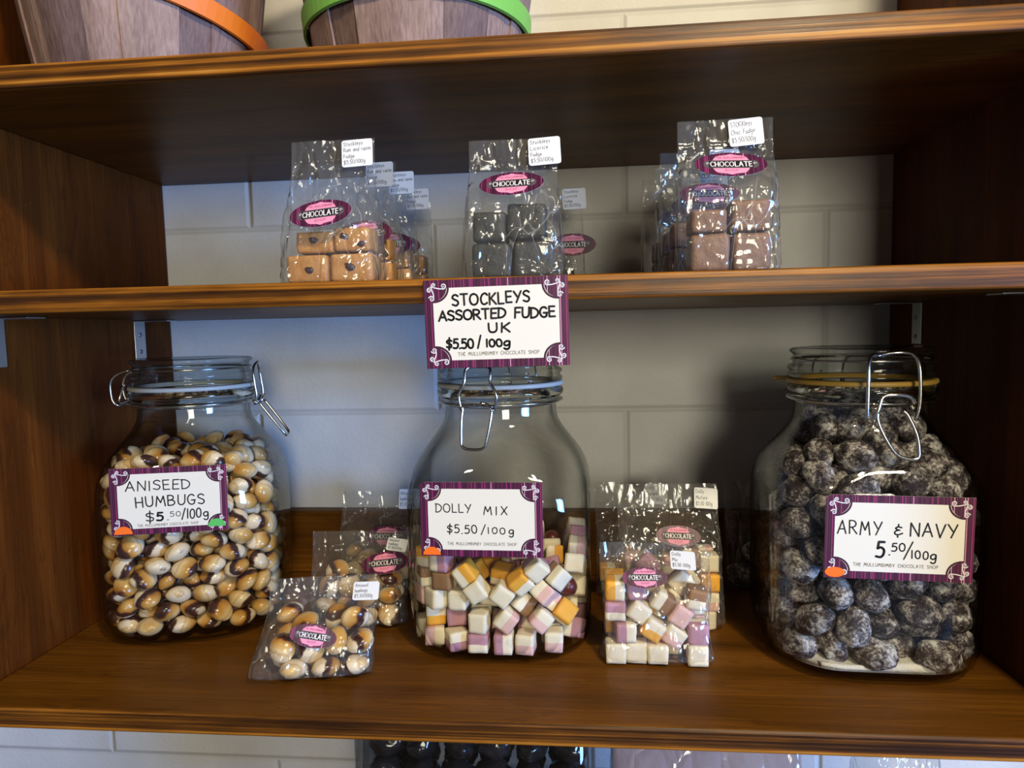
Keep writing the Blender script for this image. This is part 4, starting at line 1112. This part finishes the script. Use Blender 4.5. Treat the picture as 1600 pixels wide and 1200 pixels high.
rnd = random.Random(21)
for p, q in unpack('humbug'):
    loc, quat = world_of(JL, p, q)
    sweet('humbug', rnd.randrange(4), loc, quat, 'amber, cream and brown striped humbug inside the left glass jar', 'sweet', 'humbugs in the left jar')
for p, q in unpack('army'):
    loc, quat = world_of(JR, p, q)
    sweet('army', rnd.randrange(4), loc, quat, 'dark oval sweet dusted with white sugar inside the right glass jar', 'sweet', 'sugared sweets in the right jar')
DNAME = {'mauve': 'cream and mauve dolly mix cube', 'pink': 'cream and pink dolly mix cube', 'orange': 'cream and orange dolly mix cube', 'brown': 'cream and brown dolly mix cube',
         'cream': 'plain cream dolly mix cube', 'amber': 'plain orange dolly mix cube', 'jelly': 'dark red jelly dolly mix sweet', 'grey': 'grey sugared jelly dolly mix sweet'}
POOL = ['mauve'] * 7 + ['pink'] * 6 + ['orange'] * 6 + ['brown'] * 3 + ['cream'] * 5 + ['amber'] * 2
for i_, (p, q) in enumerate(unpack('dolly')):
    if p.z > 0.083:
        continue
    loc, quat = world_of(JC, p, q)
    k = rnd.choice(POOL)
    if i_ % 29 == 11:
        k = 'jelly' if i_ > 60 else 'grey'
    sweet(k, rnd.randrange(2), loc, quat, DNAME[k] + ' inside the centre glass jar', 'sweet', DNAME[k] + 's in the centre jar')

# loose sugar lying in the bottom of the right jar
bm = bmesh.new()
bmesh.ops.create_grid(bm, x_segments=40, y_segments=40, size=0.0640)
for v in bm.verts:
    x, y = v.co.x, v.co.y
    c = 0.0640 - 0.036
    dx, dy = max(abs(x) - c, 0), max(abs(y) - c, 0)
    d = math.hypot(dx, dy)
    if d > 0.036:
        s = 0.036 / d
        v.co.x = math.copysign(c + dx * s, x) if abs(x) > c else x
        v.co.y = math.copysign(c + dy * s, y) if abs(y) > c else y
    v.co.z = 0.0105 + 0.0035 * noise.noise(Vector((x * 40, y * 40, 2))) + 0.06 * max(0, x) + 0.02 * max(0, -y)
r = bmesh.ops.extrude_face_region(bm, geom=bm.faces[:])
for g in r['geom']:
    if isinstance(g, bmesh.types.BMVert):
        g.co.z = 0.0068
bmesh.ops.recalc_face_normals(bm, faces=bm.faces[:])
m = MB()
m.from_bm(bm, 0, None, True)
o = m.build('loose_sugar', M['sugar'])
o.location = (JR[0], JR[1], 0)
o.rotation_euler = (0, 0, JR[2])
tag(o, 'loose white sugar lying in the bottom of the right glass jar', 'sugar', None, 'stuff')


# ------------------------------------------------------------------ cellophane bags
def smooth(t):
    t = max(0.0, min(1.0, t))
    return t * t * (3 - 2 * t)


def bag_film(W, D, H, Wt, seed, fill=0.45, flat=0.8, pillow=0.0, crumple=1.0, corner=0.0, nu=112, nv=64, folds=(), flare=0.0):
    """closed film tube: full of sweets below, pressed flat above"""
    m = MB()
    off = Vector((seed * 7.3, seed * 3.7, seed * 1.9))
    rings = []
    for j in range(nv + 1):
        t = j / nv
        z = t * H
        s = smooth((t - fill) / (flat - fill))
        b = D / 2 * (1 - s) + 0.0009
        if pillow:
            b *= smooth(t / pillow) * 0.9 + 0.1
        a = W / 2 + (Wt / 2 - W / 2) * smooth(t / 0.85)
        a *= 1 - 0.03 * smooth((0.06 - t) / 0.06) + flare * smooth((0.30 - t) / 0.30)
        e = 2.0 / (5.0 - 2.4 * s)
        ring = []
        for i in range(nu):
            th = 2 * math.pi * i / nu
            cx, sx = math.cos(th), math.sin(th)
            x = a * math.copysign(abs(cx) ** e, cx)
            y = b * math.copysign(abs(sx) ** e, sx)
            if corner and x < 0:
                k = smooth(1 - t / 0.75)
                x += corner * (x / a) * abs(x / a) * k
            p = Vector((x, y, z))
            vd, _ = noise.voronoi(p * 62 + off)
            ridge = min(vd[1] - vd[0], 0.35) - 0.17
            q = noise.noise(p * 38 + off)
            amp = abs(sx) ** 0.6 * crumple * (0.0032 * ridge * (1 if t < 0.72 else 0.35) + 0.0016 * q * (0.35 + 0.65 * (1 - s)))
            nrm = Vector((cx / a, sx / max(b, 0.004), 0)).normalized()
            lim = 0.0 if (t < 0.02) else 1.0
            d = nrm * amp * lim
            if s > 0.95:
                d = Vector((0, 0.0014 * noise.noise(Vector((x * 55, z * 28, seed))) * crumple, 0))
            for x0 in folds:                      # pleats pressed into the neck of the bag
                if s > 0.35 and sx < 0:
                    d = d + Vector((0, -0.0011 * math.exp(-((x - x0) / 0.0011) ** 2) * min(1, (s - 0.35) * 3), 0))
            if folds and sx < 0:
                d = d + Vector((0, -0.0010 * math.exp(-((t - 0.83) / 0.010) ** 2), 0))
            ring.append((x + d.x, y + d.y, z))
        rings.append(ring)
    m.loft(rings, 0, True, cap0=True)
    return m


def bag(cx, cy, z0, rz, lean, W, D, H, Wt, label, group, seed, oval=None, sticker=None, lines=None, mat='film', lw=0.0215, lh=0.0195, sk=0.0, side=0.0, **kw):
    """a standing bag; lean shears it backwards, side shears it along x. Stickers: (x, z, tilt)"""
    B = empty('cellophane_bag', (cx, cy, z0), rz, label, 'bag of sweets', group)
    if z0 > 0.2:
        kw.setdefault('folds', (-Wt * 0.17 + 0.001 * (seed % 3), Wt * 0.19))
        kw.setdefault('crumple', 1.35)
    f = bag_film(W, D, H, Wt, seed, **kw)
    f.v = [(x + side * z, y + lean * z, z) for x, y, z in f.v]
    f.build('film', M[mat], B)

    def front(x, z):
        """outermost film in front of this place"""
        return min(p[1] for p in f.v if abs(p[0] - x) < 0.012 and abs(p[2] - z) < 0.009) - 0.0007
    if oval:
        x, z, t = oval[:3]
        ow = oval[3] if len(oval) > 3 else 0.0420
        yu, yl = front(x, z + 0.006), front(x, z - 0.006)
        sl = math.atan2(yu - yl, 0.012)
        oval_sticker(B, (x, min(front(x, z), (yu + yl) / 2), z), (-sl, -t, 0), ow, ow * 0.48)
    if sticker:
        x, z, t = sticker
        yu, yl = front(x, z + 0.006), front(x, z - 0.006)
        sl = math.atan2(yu - yl, 0.012)
        paper_label(B, (x, min(front(x, z), (yu + yl) / 2), z), (-sl, -t, 0), lines, lw, lh)
    return B


ZM = Z_MID + T + 0.0002
RUM = ['Stockleys', 'Rum and raisin', 'Fudge', '$5.50/100g']
LIC = ['Stockleys', 'Licorice', 'Fudge', '$5.50/100g']
CHO = ['STOCKleys', 'Choc Fudge', '$5.50/100g']
GA, GB, GC = 'golden raisin fudge bags on the middle shelf', 'black fudge bags on the middle shelf', 'chocolate fudge bags on the middle shelf'
# left row, four deep
bag(0.2590, 0.032, ZM, 0.02, 0.10, 0.068, 0.036, 0.0995, 0.0595, 'clear bag of golden raisin fudge at the front of its row of four', GA, 1, (-0.0015, 0.0455, 0.10), (0.0185, 0.0890, 0.05), RUM, fill=.30, flat=.84)
bag(0.2570, 0.094, ZM, -0.02, 0.06, 0.068, 0.036, 0.0975, 0.0620, 'clear bag of golden raisin fudge directly behind the front one', GA, 2, (0.0120, 0.0400, 0.05), (0.0190, 0.0875, 0.02), RUM, fill=.34, flat=.84)
bag(0.2570, 0.152, ZM, 0.03, 0.05, 0.066, 0.034, 0.1030, 0.0640, 'clear bag of golden raisin fudge third back in its row', GA, 3, (0.012, 0.040, 0.0), (0.0215, 0.0935, 0.02), RUM, fill=.34, flat=.84)
bag(0.2585, 0.212, ZM, -0.01, 0.04, 0.064, 0.034, 0.1010, 0.0640, 'clear bag of golden raisin fudge nearest the wall', GA, 4, (0.005, 0.045, 0.0), (0.0205, 0.0905, 0.02), RUM, fill=.34, flat=.84)
# middle row, two
bag(0.3838, 0.033, ZM, -0.01, 0.10, 0.069, 0.037, 0.0945, 0.0600, 'clear bag of black licorice fudge at the front above the shelf card', GB, 5, (0.0005, 0.0608, 0.03), (0.0215, 0.0848, 0.05), LIC, fill=.46, flat=.82)
bag(0.3990, 0.215, ZM, 0.02, 0.03, 0.071, 0.036, 0.0970, 0.0680, 'clear bag of black licorice fudge near the wall behind the front one', GB, 6, (0.024, 0.042, 0.0), (0.0265, 0.0860, 0.03), LIC, fill=.40, flat=.82)
# right row, four deep
bag(0.5230, 0.031, ZM, -0.03, 0.08, 0.064, 0.036, 0.1000, 0.0610, 'clear bag of chocolate fudge at the front of its row', GC, 7, (0.0000, 0.0665, -0.04, 0.0440), (0.0125, 0.0902, 0.06), CHO, fill=.50, flat=.80, crumple=1.5, lh=0.0180)
bag(0.5205, 0.092, ZM, 0.03, 0.05, 0.066, 0.036, 0.0940, 0.0640, 'clear bag of chocolate fudge second from the shelf front', GC, 8, (0.0, 0.060, 0.0), (0.014, 0.0845, 0.0), CHO, fill=.46, flat=.82)
bag(0.5225, 0.140, ZM, -0.02, 0.05, 0.066, 0.034, 0.0950, 0.0640, 'clear bag of chocolate fudge third from the shelf front', GC, 9, (0.0, 0.060, 0.0), (0.014, 0.0855, 0.0), CHO, fill=.46, flat=.82)
bag(0.5190, 0.205, ZM, 0.02, 0.04, 0.066, 0.034, 0.0985, 0.0640, 'clear bag of chocolate fudge at the back by the wall', GC, 10, (0.0, 0.060, 0.0), (0.014, 0.0890, 0.0), CHO, fill=.46, flat=.82)


def fudge_mesh(dx, dy, dz, seed):
    bm = bmesh.new()
    bmesh.ops.create_cube(bm, size=2)
    bmesh.ops.subdivide_edges(bm, edges=bm.edges[:], cuts=9, use_grid_fill=True)
    off = Vector((seed * 3.3, seed * 1.7, 2))
    for v in bm.verts:
        q = v.co.copy()
        r = 0.16
        core = Vector([max(-1 + r, min(1 - r, c)) for c in q])
        d = q - core
        if d.length > 1e-6:
            q = core + d.normalized() * r
        q += 0.05 * noise.noise_vector(q * 1.1 + off) + 0.025 * noise.noise_vector(q * 4 + off)
        v.co = Vector((q.x * dx / 2, q.y * dy / 2, q.z * dz / 2))
    m = MB()
    m.from_bm(bm, 0, None, True)
    return m


def fudge(kind, x, y, z, dx, dy, dz, rz, seed, label, group):
    o = fudge_mesh(dx * 0.965, dy, dz * 0.955, seed).build('fudge_block', M['fudge_' + kind])
    o.location = (x, y, z)
    o.rotation_euler = (0, 0, rz)
    tag(o, label, 'fudge', group)
    if kind == 'raisin':
        rr = random.Random(seed)
        for k in range(1 + seed % 2):
            bm = bmesh.new()
            bmesh.ops.create_icosphere(bm, subdivisions=2, radius=1)
            for v in bm.verts:
                v.co = Vector((v.co.x * 0.0036, v.co.y * 0.0013, v.co.z * 0.0024)) * (1 + 0.35 * noise.noise(v.co * 2.5 + Vector((seed, k, 0))))
            mm = MB()
            mm.from_bm(bm, 0, None, True)
            mm.build('raisin', M['raisin'], o, (rr.uniform(-.38, .38) * dx, -dy * 0.487, rr.uniform(-.32, .32) * dz), (0, rr.uniform(-.6, .6), 0))
    return o


def stack(kind, cx, cy, rows, group, label, seed):
    """rows: list of (x offset, z, width, height)"""
    for i, (x, z, w, h) in enumerate(rows):
        fudge(kind, cx + x, cy + 0.0007 * ((i * 7) % 3), ZM + 0.0004 + z + h / 2, w, 0.0225, h, 0.03 * ((i * 5) % 3 - 1), seed * 10 + i, label, group)


stack('raisin', 0.2590, 0.0340, [(-0.0150, 0, 0.0300, 0.0195), (0.0152, 0, 0.0300, 0.0200), (-0.0095, 0.0200, 0.0270, 0.0150), (0.0168, 0.0204, 0.0255, 0.0165)], 'fudge in the front golden fudge bag', 'golden raisin fudge block in the frontmost clear bag of the left row', 1)
for n_, (cy, w) in enumerate(((0.096, 'second'), (0.154, 'third'), (0.214, 'last'))):
    stack('raisin', 0.2590, cy, [(-0.0145, 0, 0.027, 0.0200), (0.0135, 0, 0.027, 0.0200), (0.0125, 0.0204, 0.0265, 0.0175)], 'fudge in the %s golden fudge bag' % w, 'golden raisin fudge block in the %s clear bag of the left row' % w, 2 + n_)
stack('licorice', 0.3835, 0.0350, [(-0.0138, 0, 0.0270, 0.0235), (0.0138, 0, 0.0275, 0.0245), (-0.0150, 0.0240, 0.0235, 0.0205), (0.0100, 0.0250, 0.0260, 0.0235)], 'fudge in the front black fudge bag', 'black licorice fudge block in the front clear bag above the shelf card', 6)
stack('licorice', 0.4000, 0.2160, [(-0.0125, 0, 0.0240, 0.0200), (0.0130, 0, 0.0240, 0.0200)], 'fudge in the rear black fudge bag', 'black licorice fudge block in the clear bag near the wall', 7)
stack('choc', 0.5240, 0.0330, [(-0.0128, 0, 0.0250, 0.0245), (0.0128, 0, 0.0245, 0.0245), (-0.0135, 0.0249, 0.0230, 0.0150), (0.0125, 0.0249, 0.0245, 0.0205)], 'fudge in the front chocolate fudge bag', 'chocolate fudge block in the frontmost clear bag of the right row', 8)
for n_, (cy, w) in enumerate(((0.0935, 'second'), (0.1415, 'third'), (0.2065, 'last'))):
    stack('choc', 0.5205, cy, [(-0.0128, 0, 0.0250, 0.0230), (0.0128, 0, 0.0245, 0.0230), (-0.0125, 0.0234, 0.0240, 0.0180)], 'fudge in the %s chocolate fudge bag' % w, 'chocolate fudge block in the %s clear bag of the right row' % w, 9 + n_)

# small bags on the bottom shelf
HUM = ['Aniseed', 'humbugs', '$5.50/100g']
DOL = ['Dolly', 'Mixture', '$5.50 100g']
GH, GD = 'humbug bags on the bottom shelf', 'dolly mix bags on the bottom shelf'
bag(0.2270, 0.0560, 0.0002, 0.16, 0.42, 0.080, 0.036, 0.0665, 0.0830, 'small clear bag of striped humbugs slumped at the front between two jars', GH, 21, (-0.0020, 0.0345, -0.22, 0.0350), (0.0345, 0.0580, -0.02), HUM, fill=.35, flat=.88, pillow=.10, corner=0.012, lw=0.0200, lh=0.0150, crumple=1.2)
bag(0.2290, 0.1480, 0.0002, 0.05, 0.22, 0.084, 0.036, 0.0790, 0.0900, 'small clear bag of striped humbugs leaning behind the slumped front bag', GH, 22, (0.025, 0.056, 0.1), (0.0340, 0.0690, -0.14), HUM, fill=.42, flat=.9, pillow=.08, lw=0.0180, lh=0.0120)
bag(0.2300, 0.2180, 0.0002, 0.02, 0.10, 0.080, 0.036, 0.1010, 0.0820, 'small clear bag of striped humbugs at the back against the rail', GH, 23, (0.010, 0.062, 0.0), (0.0290, 0.0940, 0.0), HUM, fill=.55, flat=.9, pillow=.08)
bag(0.4835, 0.0960, 0.0002, -0.02, 0.10, 0.078, 0.037, 0.0890, 0.0850, 'small clear bag of dolly mix at the front between two jars', GD, 31, (-0.0090, 0.0690, 0.02, 0.0340), (0.0210, 0.0790, -0.06), ['Dolly', 'Mix', '$5.50 100g'], fill=.66, flat=.9, pillow=.06, crumple=1.5, flare=0.13, lw=0.0190, lh=0.0160)
bag(0.5040, 0.1550, 0.0002, 0.05, 0.16, 0.088, 0.038, 0.1200, 0.0880, 'taller clear bag of dolly mix standing behind the front dolly mix bag', GD, 32, (0.0050, 0.0810, -0.06, 0.038), (0.0330, 0.1085, -0.08), DOL, fill=.55, flat=.85, pillow=.06, crumple=1.4, lw=0.0205, lh=0.0180)
bag(0.4760, 0.2230, 0.0002, -0.05, 0.10, 0.070, 0.034, 0.1080, 0.0700, 'clear bag of dolly mix at the back beside the rail', GD, 33, None, (0.024, 0.098, 0.0), DOL, fill=.5, flat=.85, pillow=.06)
bag(0.6010, 0.2430, 0.0002, 0.02, 0.02, 0.066, 0.030, 0.1070, 0.0660, 'clear bag of dark sugared sweets behind the right glass jar', 'dark sweet bags on the bottom shelf', 41, None, (0.006, 0.0955, 0.0), ['Army', 'navy', '$5.50'], fill=.4, flat=.85, pillow=.06, lw=0.022)

for n_, (cx, cy, rz, lean, flip, lim, w) in enumerate(((0.2275, 0.0560, 0.16, 0.42, 1, .042, 'slumped front'), (0.2290, 0.1480, 0.05, 0.22, -1, .045, 'middle'), (0.2300, 0.2180, 0.02, 0.10, 1, .05, 'rearmost'))):
    for p, q in unpack('hbag'):
        if p.z > lim or abs(p.x) > 0.03:
            continue
        s = Matrix.Rotation(rz + (math.pi if flip < 0 else 0), 3, 'Z')
        v = Vector((p.x * 0.98, p.y, p.z))
        loc = s @ v
        loc = loc + Vector((cx, cy + lean * p.z * 0.9, 0.0016))
        sweet('humbug', rnd.randrange(4), loc, s.to_quaternion() @ q, 'striped humbug inside the %s small humbug bag' % w, 'sweet', 'humbugs in the %s small bag' % w)
for n_, (cx, cy, rz, lean, flip, lim, w) in enumerate(((0.4835, 0.0960, -0.02, 0.10, 1, .060, 'front'), (0.5040, 0.1550, 0.05, 0.16, -1, .062, 'taller'), (0.4760, 0.2230, -0.05, 0.10, 1, .035, 'rear'))):
    for p, q in unpack('dbag'):
        if p.z > lim or (w == 'rear' and abs(p.x) > 0.026):
            continue
        s = Matrix.Rotation(rz + (math.pi if flip < 0 else 0), 3, 'Z')
        loc = s @ p + Vector((cx, cy + lean * p.z * 0.9, 0.0014))
        k = rnd.choice(POOL + ['orange', 'orange', 'amber'])
        sweet(k, rnd.randrange(2), loc, s.to_quaternion() @ q, DNAME[k] + ' inside the %s dolly mix bag' % w, 'sweet', DNAME[k] + 's in the %s bag' % w)
for i, (x, z) in enumerate(((-0.016, 0.0140), (0.016, 0.0140), (0.0, 0.0360))):
    sweet('army', i, Vector((0.6010 + x, 0.2430, z)), Quaternion((1, 0, 0.1, 0)).normalized(), 'dark sugared sweet in the clear bag behind the right jar', 'sweet', 'dark sweets in the bag behind the right jar')


# ------------------------------------------------------------------ baskets on the top shelf
def basket(cx, cy, rz, hoop, hoop_mat, seed, tilt, label, lift=0.0, r0=0.0725, r2=0.0975):
    z0 = Z_TOP + T + 0.0003
    K = empty('slatted_basket', (cx, cy, z0), rz, label, 'basket', 'slatted wooden baskets on the top shelf')
    rn = random.Random(seed)
    H, zb = 0.21, 0.046 + lift

    def rad(z):
        t = z / H
        return r0 + (r2 - r0) * (1 - (1 - t) ** 1.7)
    m = MB()
    n = 17
    a = 0.0
    for i in range(n):
        w = 2 * math.pi / n
        over = rn.uniform(0.01, 0.05)
        a0, a1 = i * w - over * (i % 2), (i + 1) * w + over * (i % 2) - (0.03 if rn.random() < 0.25 else 0.0)
        dr = (0.0014 if i % 2 else 0.0) + rn.uniform(0, 0.0005)
        rows = []
        for j in range(13):
            z = H * j / 12
            inner, outer = [], []
            for k in range(7):
                aa = a0 + (a1 - a0) * k / 6
                R = rad(z) + dr + 0.0004 * math.sin(k * 1.1 + i)
                outer.append((R * math.cos(aa), R * math.sin(aa), z))
                inner.append(((R - 0.0016) * math.cos(aa), (R - 0.0016) * math.sin(aa), z))
            rows.append(outer + inner[::-1])
        m.loft(rows, i % 3 if rn.random() < 0.8 else 1, False, True, True)
    m.lathe([(0, 0.003), (r0 - 0.0005, 0.003), (r0 - 0.0005, 0.0005), (0, 0.0005)], 48, 2, False)
    m.build('slatted_body', [M['slat_a'], M['slat_b'], M['slat_c']], K)
    for zz, nm in ((zb, 'hoop'), (H - 0.012, 'rim_hoop')):
        hb = MB()
        rr = rad(zz) + 0.0030
        prof = [(rr - 0.0008, -0.0072), (rr + 0.0012, -0.0066), (rr + 0.0024, 0.0066), (rr + 0.0004, 0.0072)]
        hb.lathe(prof, 80, 0, False, True)
        if nm == 'hoop':
            hb.v = [(x * (1 + 0.06 * abs(math.sin(tilt)) * 2), y * 1.0, z) for x, y, z in hb.v]
        ho = hb.build(nm, M[hoop_mat], K, (0, 0, zz), (0, tilt if nm == 'hoop' else 0, 0))
        ho['label'] = '%s painted wooden %s' % (hoop, 'band' if nm == 'hoop' else 'rim band')
    return K


basket(0.0890, 0.1060, 0.3, 'orange', 'hoop_orange', 3, 0.20, 'mauve stained slatted wooden basket with an orange band in the top shelf corner', 0.021)
basket(0.3080, 0.1060, 1.1, 'green', 'hoop_green', 8, 0.0, 'mauve stained slatted wooden basket with a green band on the top shelf')

# ------------------------------------------------------------------ things on the counter below
mb = MB()
lo = [(0.3390 + sx * 0.096 * 1.0, 0.135 + sy * 0.075) for sx, sy in ((1, 1), (-1, 1), (-1, -1), (1, -1))]
TUB = (0.3390, 0.1370)
tub = empty('display_jar', (TUB[0], TUB[1], Z_COUNTER), 0, 'wide clear jar of dark glossy sweets standing below the bottom shelf', 'jar')
b = MB()


def rrect(hx, hy, rr, z, n=8):
    pts = []
    for k, (sx, sy) in enumerate(((1, 1), (-1, 1), (-1, -1), (1, -1))):
        for i in range(n + 1):
            a = math.pi / 2 * (k + i / n)
            pts.append((sx * (hx - rr) + rr * math.cos(a), sy * (hy - rr) + rr * math.sin(a), z))
    return pts


b.loft([rrect(0.092, 0.072, 0.02, 0.0), rrect(0.096, 0.075, 0.022, 0.006), rrect(0.096, 0.075, 0.022, 0.226), rrect(0.090, 0.069, 0.022, 0.236)], 0, True, True)
b.loft([list(reversed(r)) for r in (rrect(0.090, 0.069, 0.02, 0.007), rrect(0.0915, 0.0705, 0.02, 0.012), rrect(0.0915, 0.0705, 0.02, 0.226), rrect(0.086, 0.065, 0.02, 0.236))], 0, True, True)
b.build('jar_body', M['glass'], tub)
b = MB()
b.loft([rrect(0.0925, 0.0715, 0.022, 0.2362), rrect(0.0925, 0.0715, 0.022, 0.249), rrect(0.088, 0.067, 0.022, 0.252)], 0, True, True, True)
b.build('lid', M['dark_candy'], tub)
for iz in range(-3, 4):
    for ix in range(6):
        for iy in range(5):
            if 0 < ix < 5 and iy > (1 if iz >= 0 else 0) and iz < 3 or iz < 0 and iy > 2:
                continue
            x = -0.0730 + 0.0292 * ix + 0.003 * (iz % 2)
            y = -0.0525 + 0.0262 * iy
            o = army_mesh(iz + ix).build('dark_sweet', M['dark_candy']) if (iz, ix, iy) == (-3, 0, 0) else None
            if o is None:
                o = bpy.data.objects['dark_sweet'].copy()
                COL.objects.link(o)
            o.location = (TUB[0] + x, TUB[1] + y, Z_COUNTER + 0.131 + 0.0255 * iz)
            o.rotation_euler = (0.5 * ix + 0.2 * iz, 0.3 * iy, 1.1 * ix + 0.7 * iy)
            tag(o, 'dark glossy sweet inside the wide jar below the bottom shelf', 'sweet', 'dark sweets in the jar below the shelf')

for (cx, cy, W, D, H, mat, lab, sd) in ((0.5270, 0.130, 0.158, 0.07, 0.235, 'pinkfilm', 'large pale pink plastic bag standing below the shelf beside the wide jar', 51),
                                        (0.6900, 0.150, 0.060, 0.06, 0.240, 'film', 'narrow clear plastic bag standing below the right end of the shelf', 52)):
    B = empty('plastic_bag', (cx, cy, Z_COUNTER), 0, lab, 'plastic bag')
    f = bag_film(W, D, H, W * 0.98, sd, fill=.6, flat=.95, pillow=.05, crumple=1.6)
    f.build('film', M[mat], B)
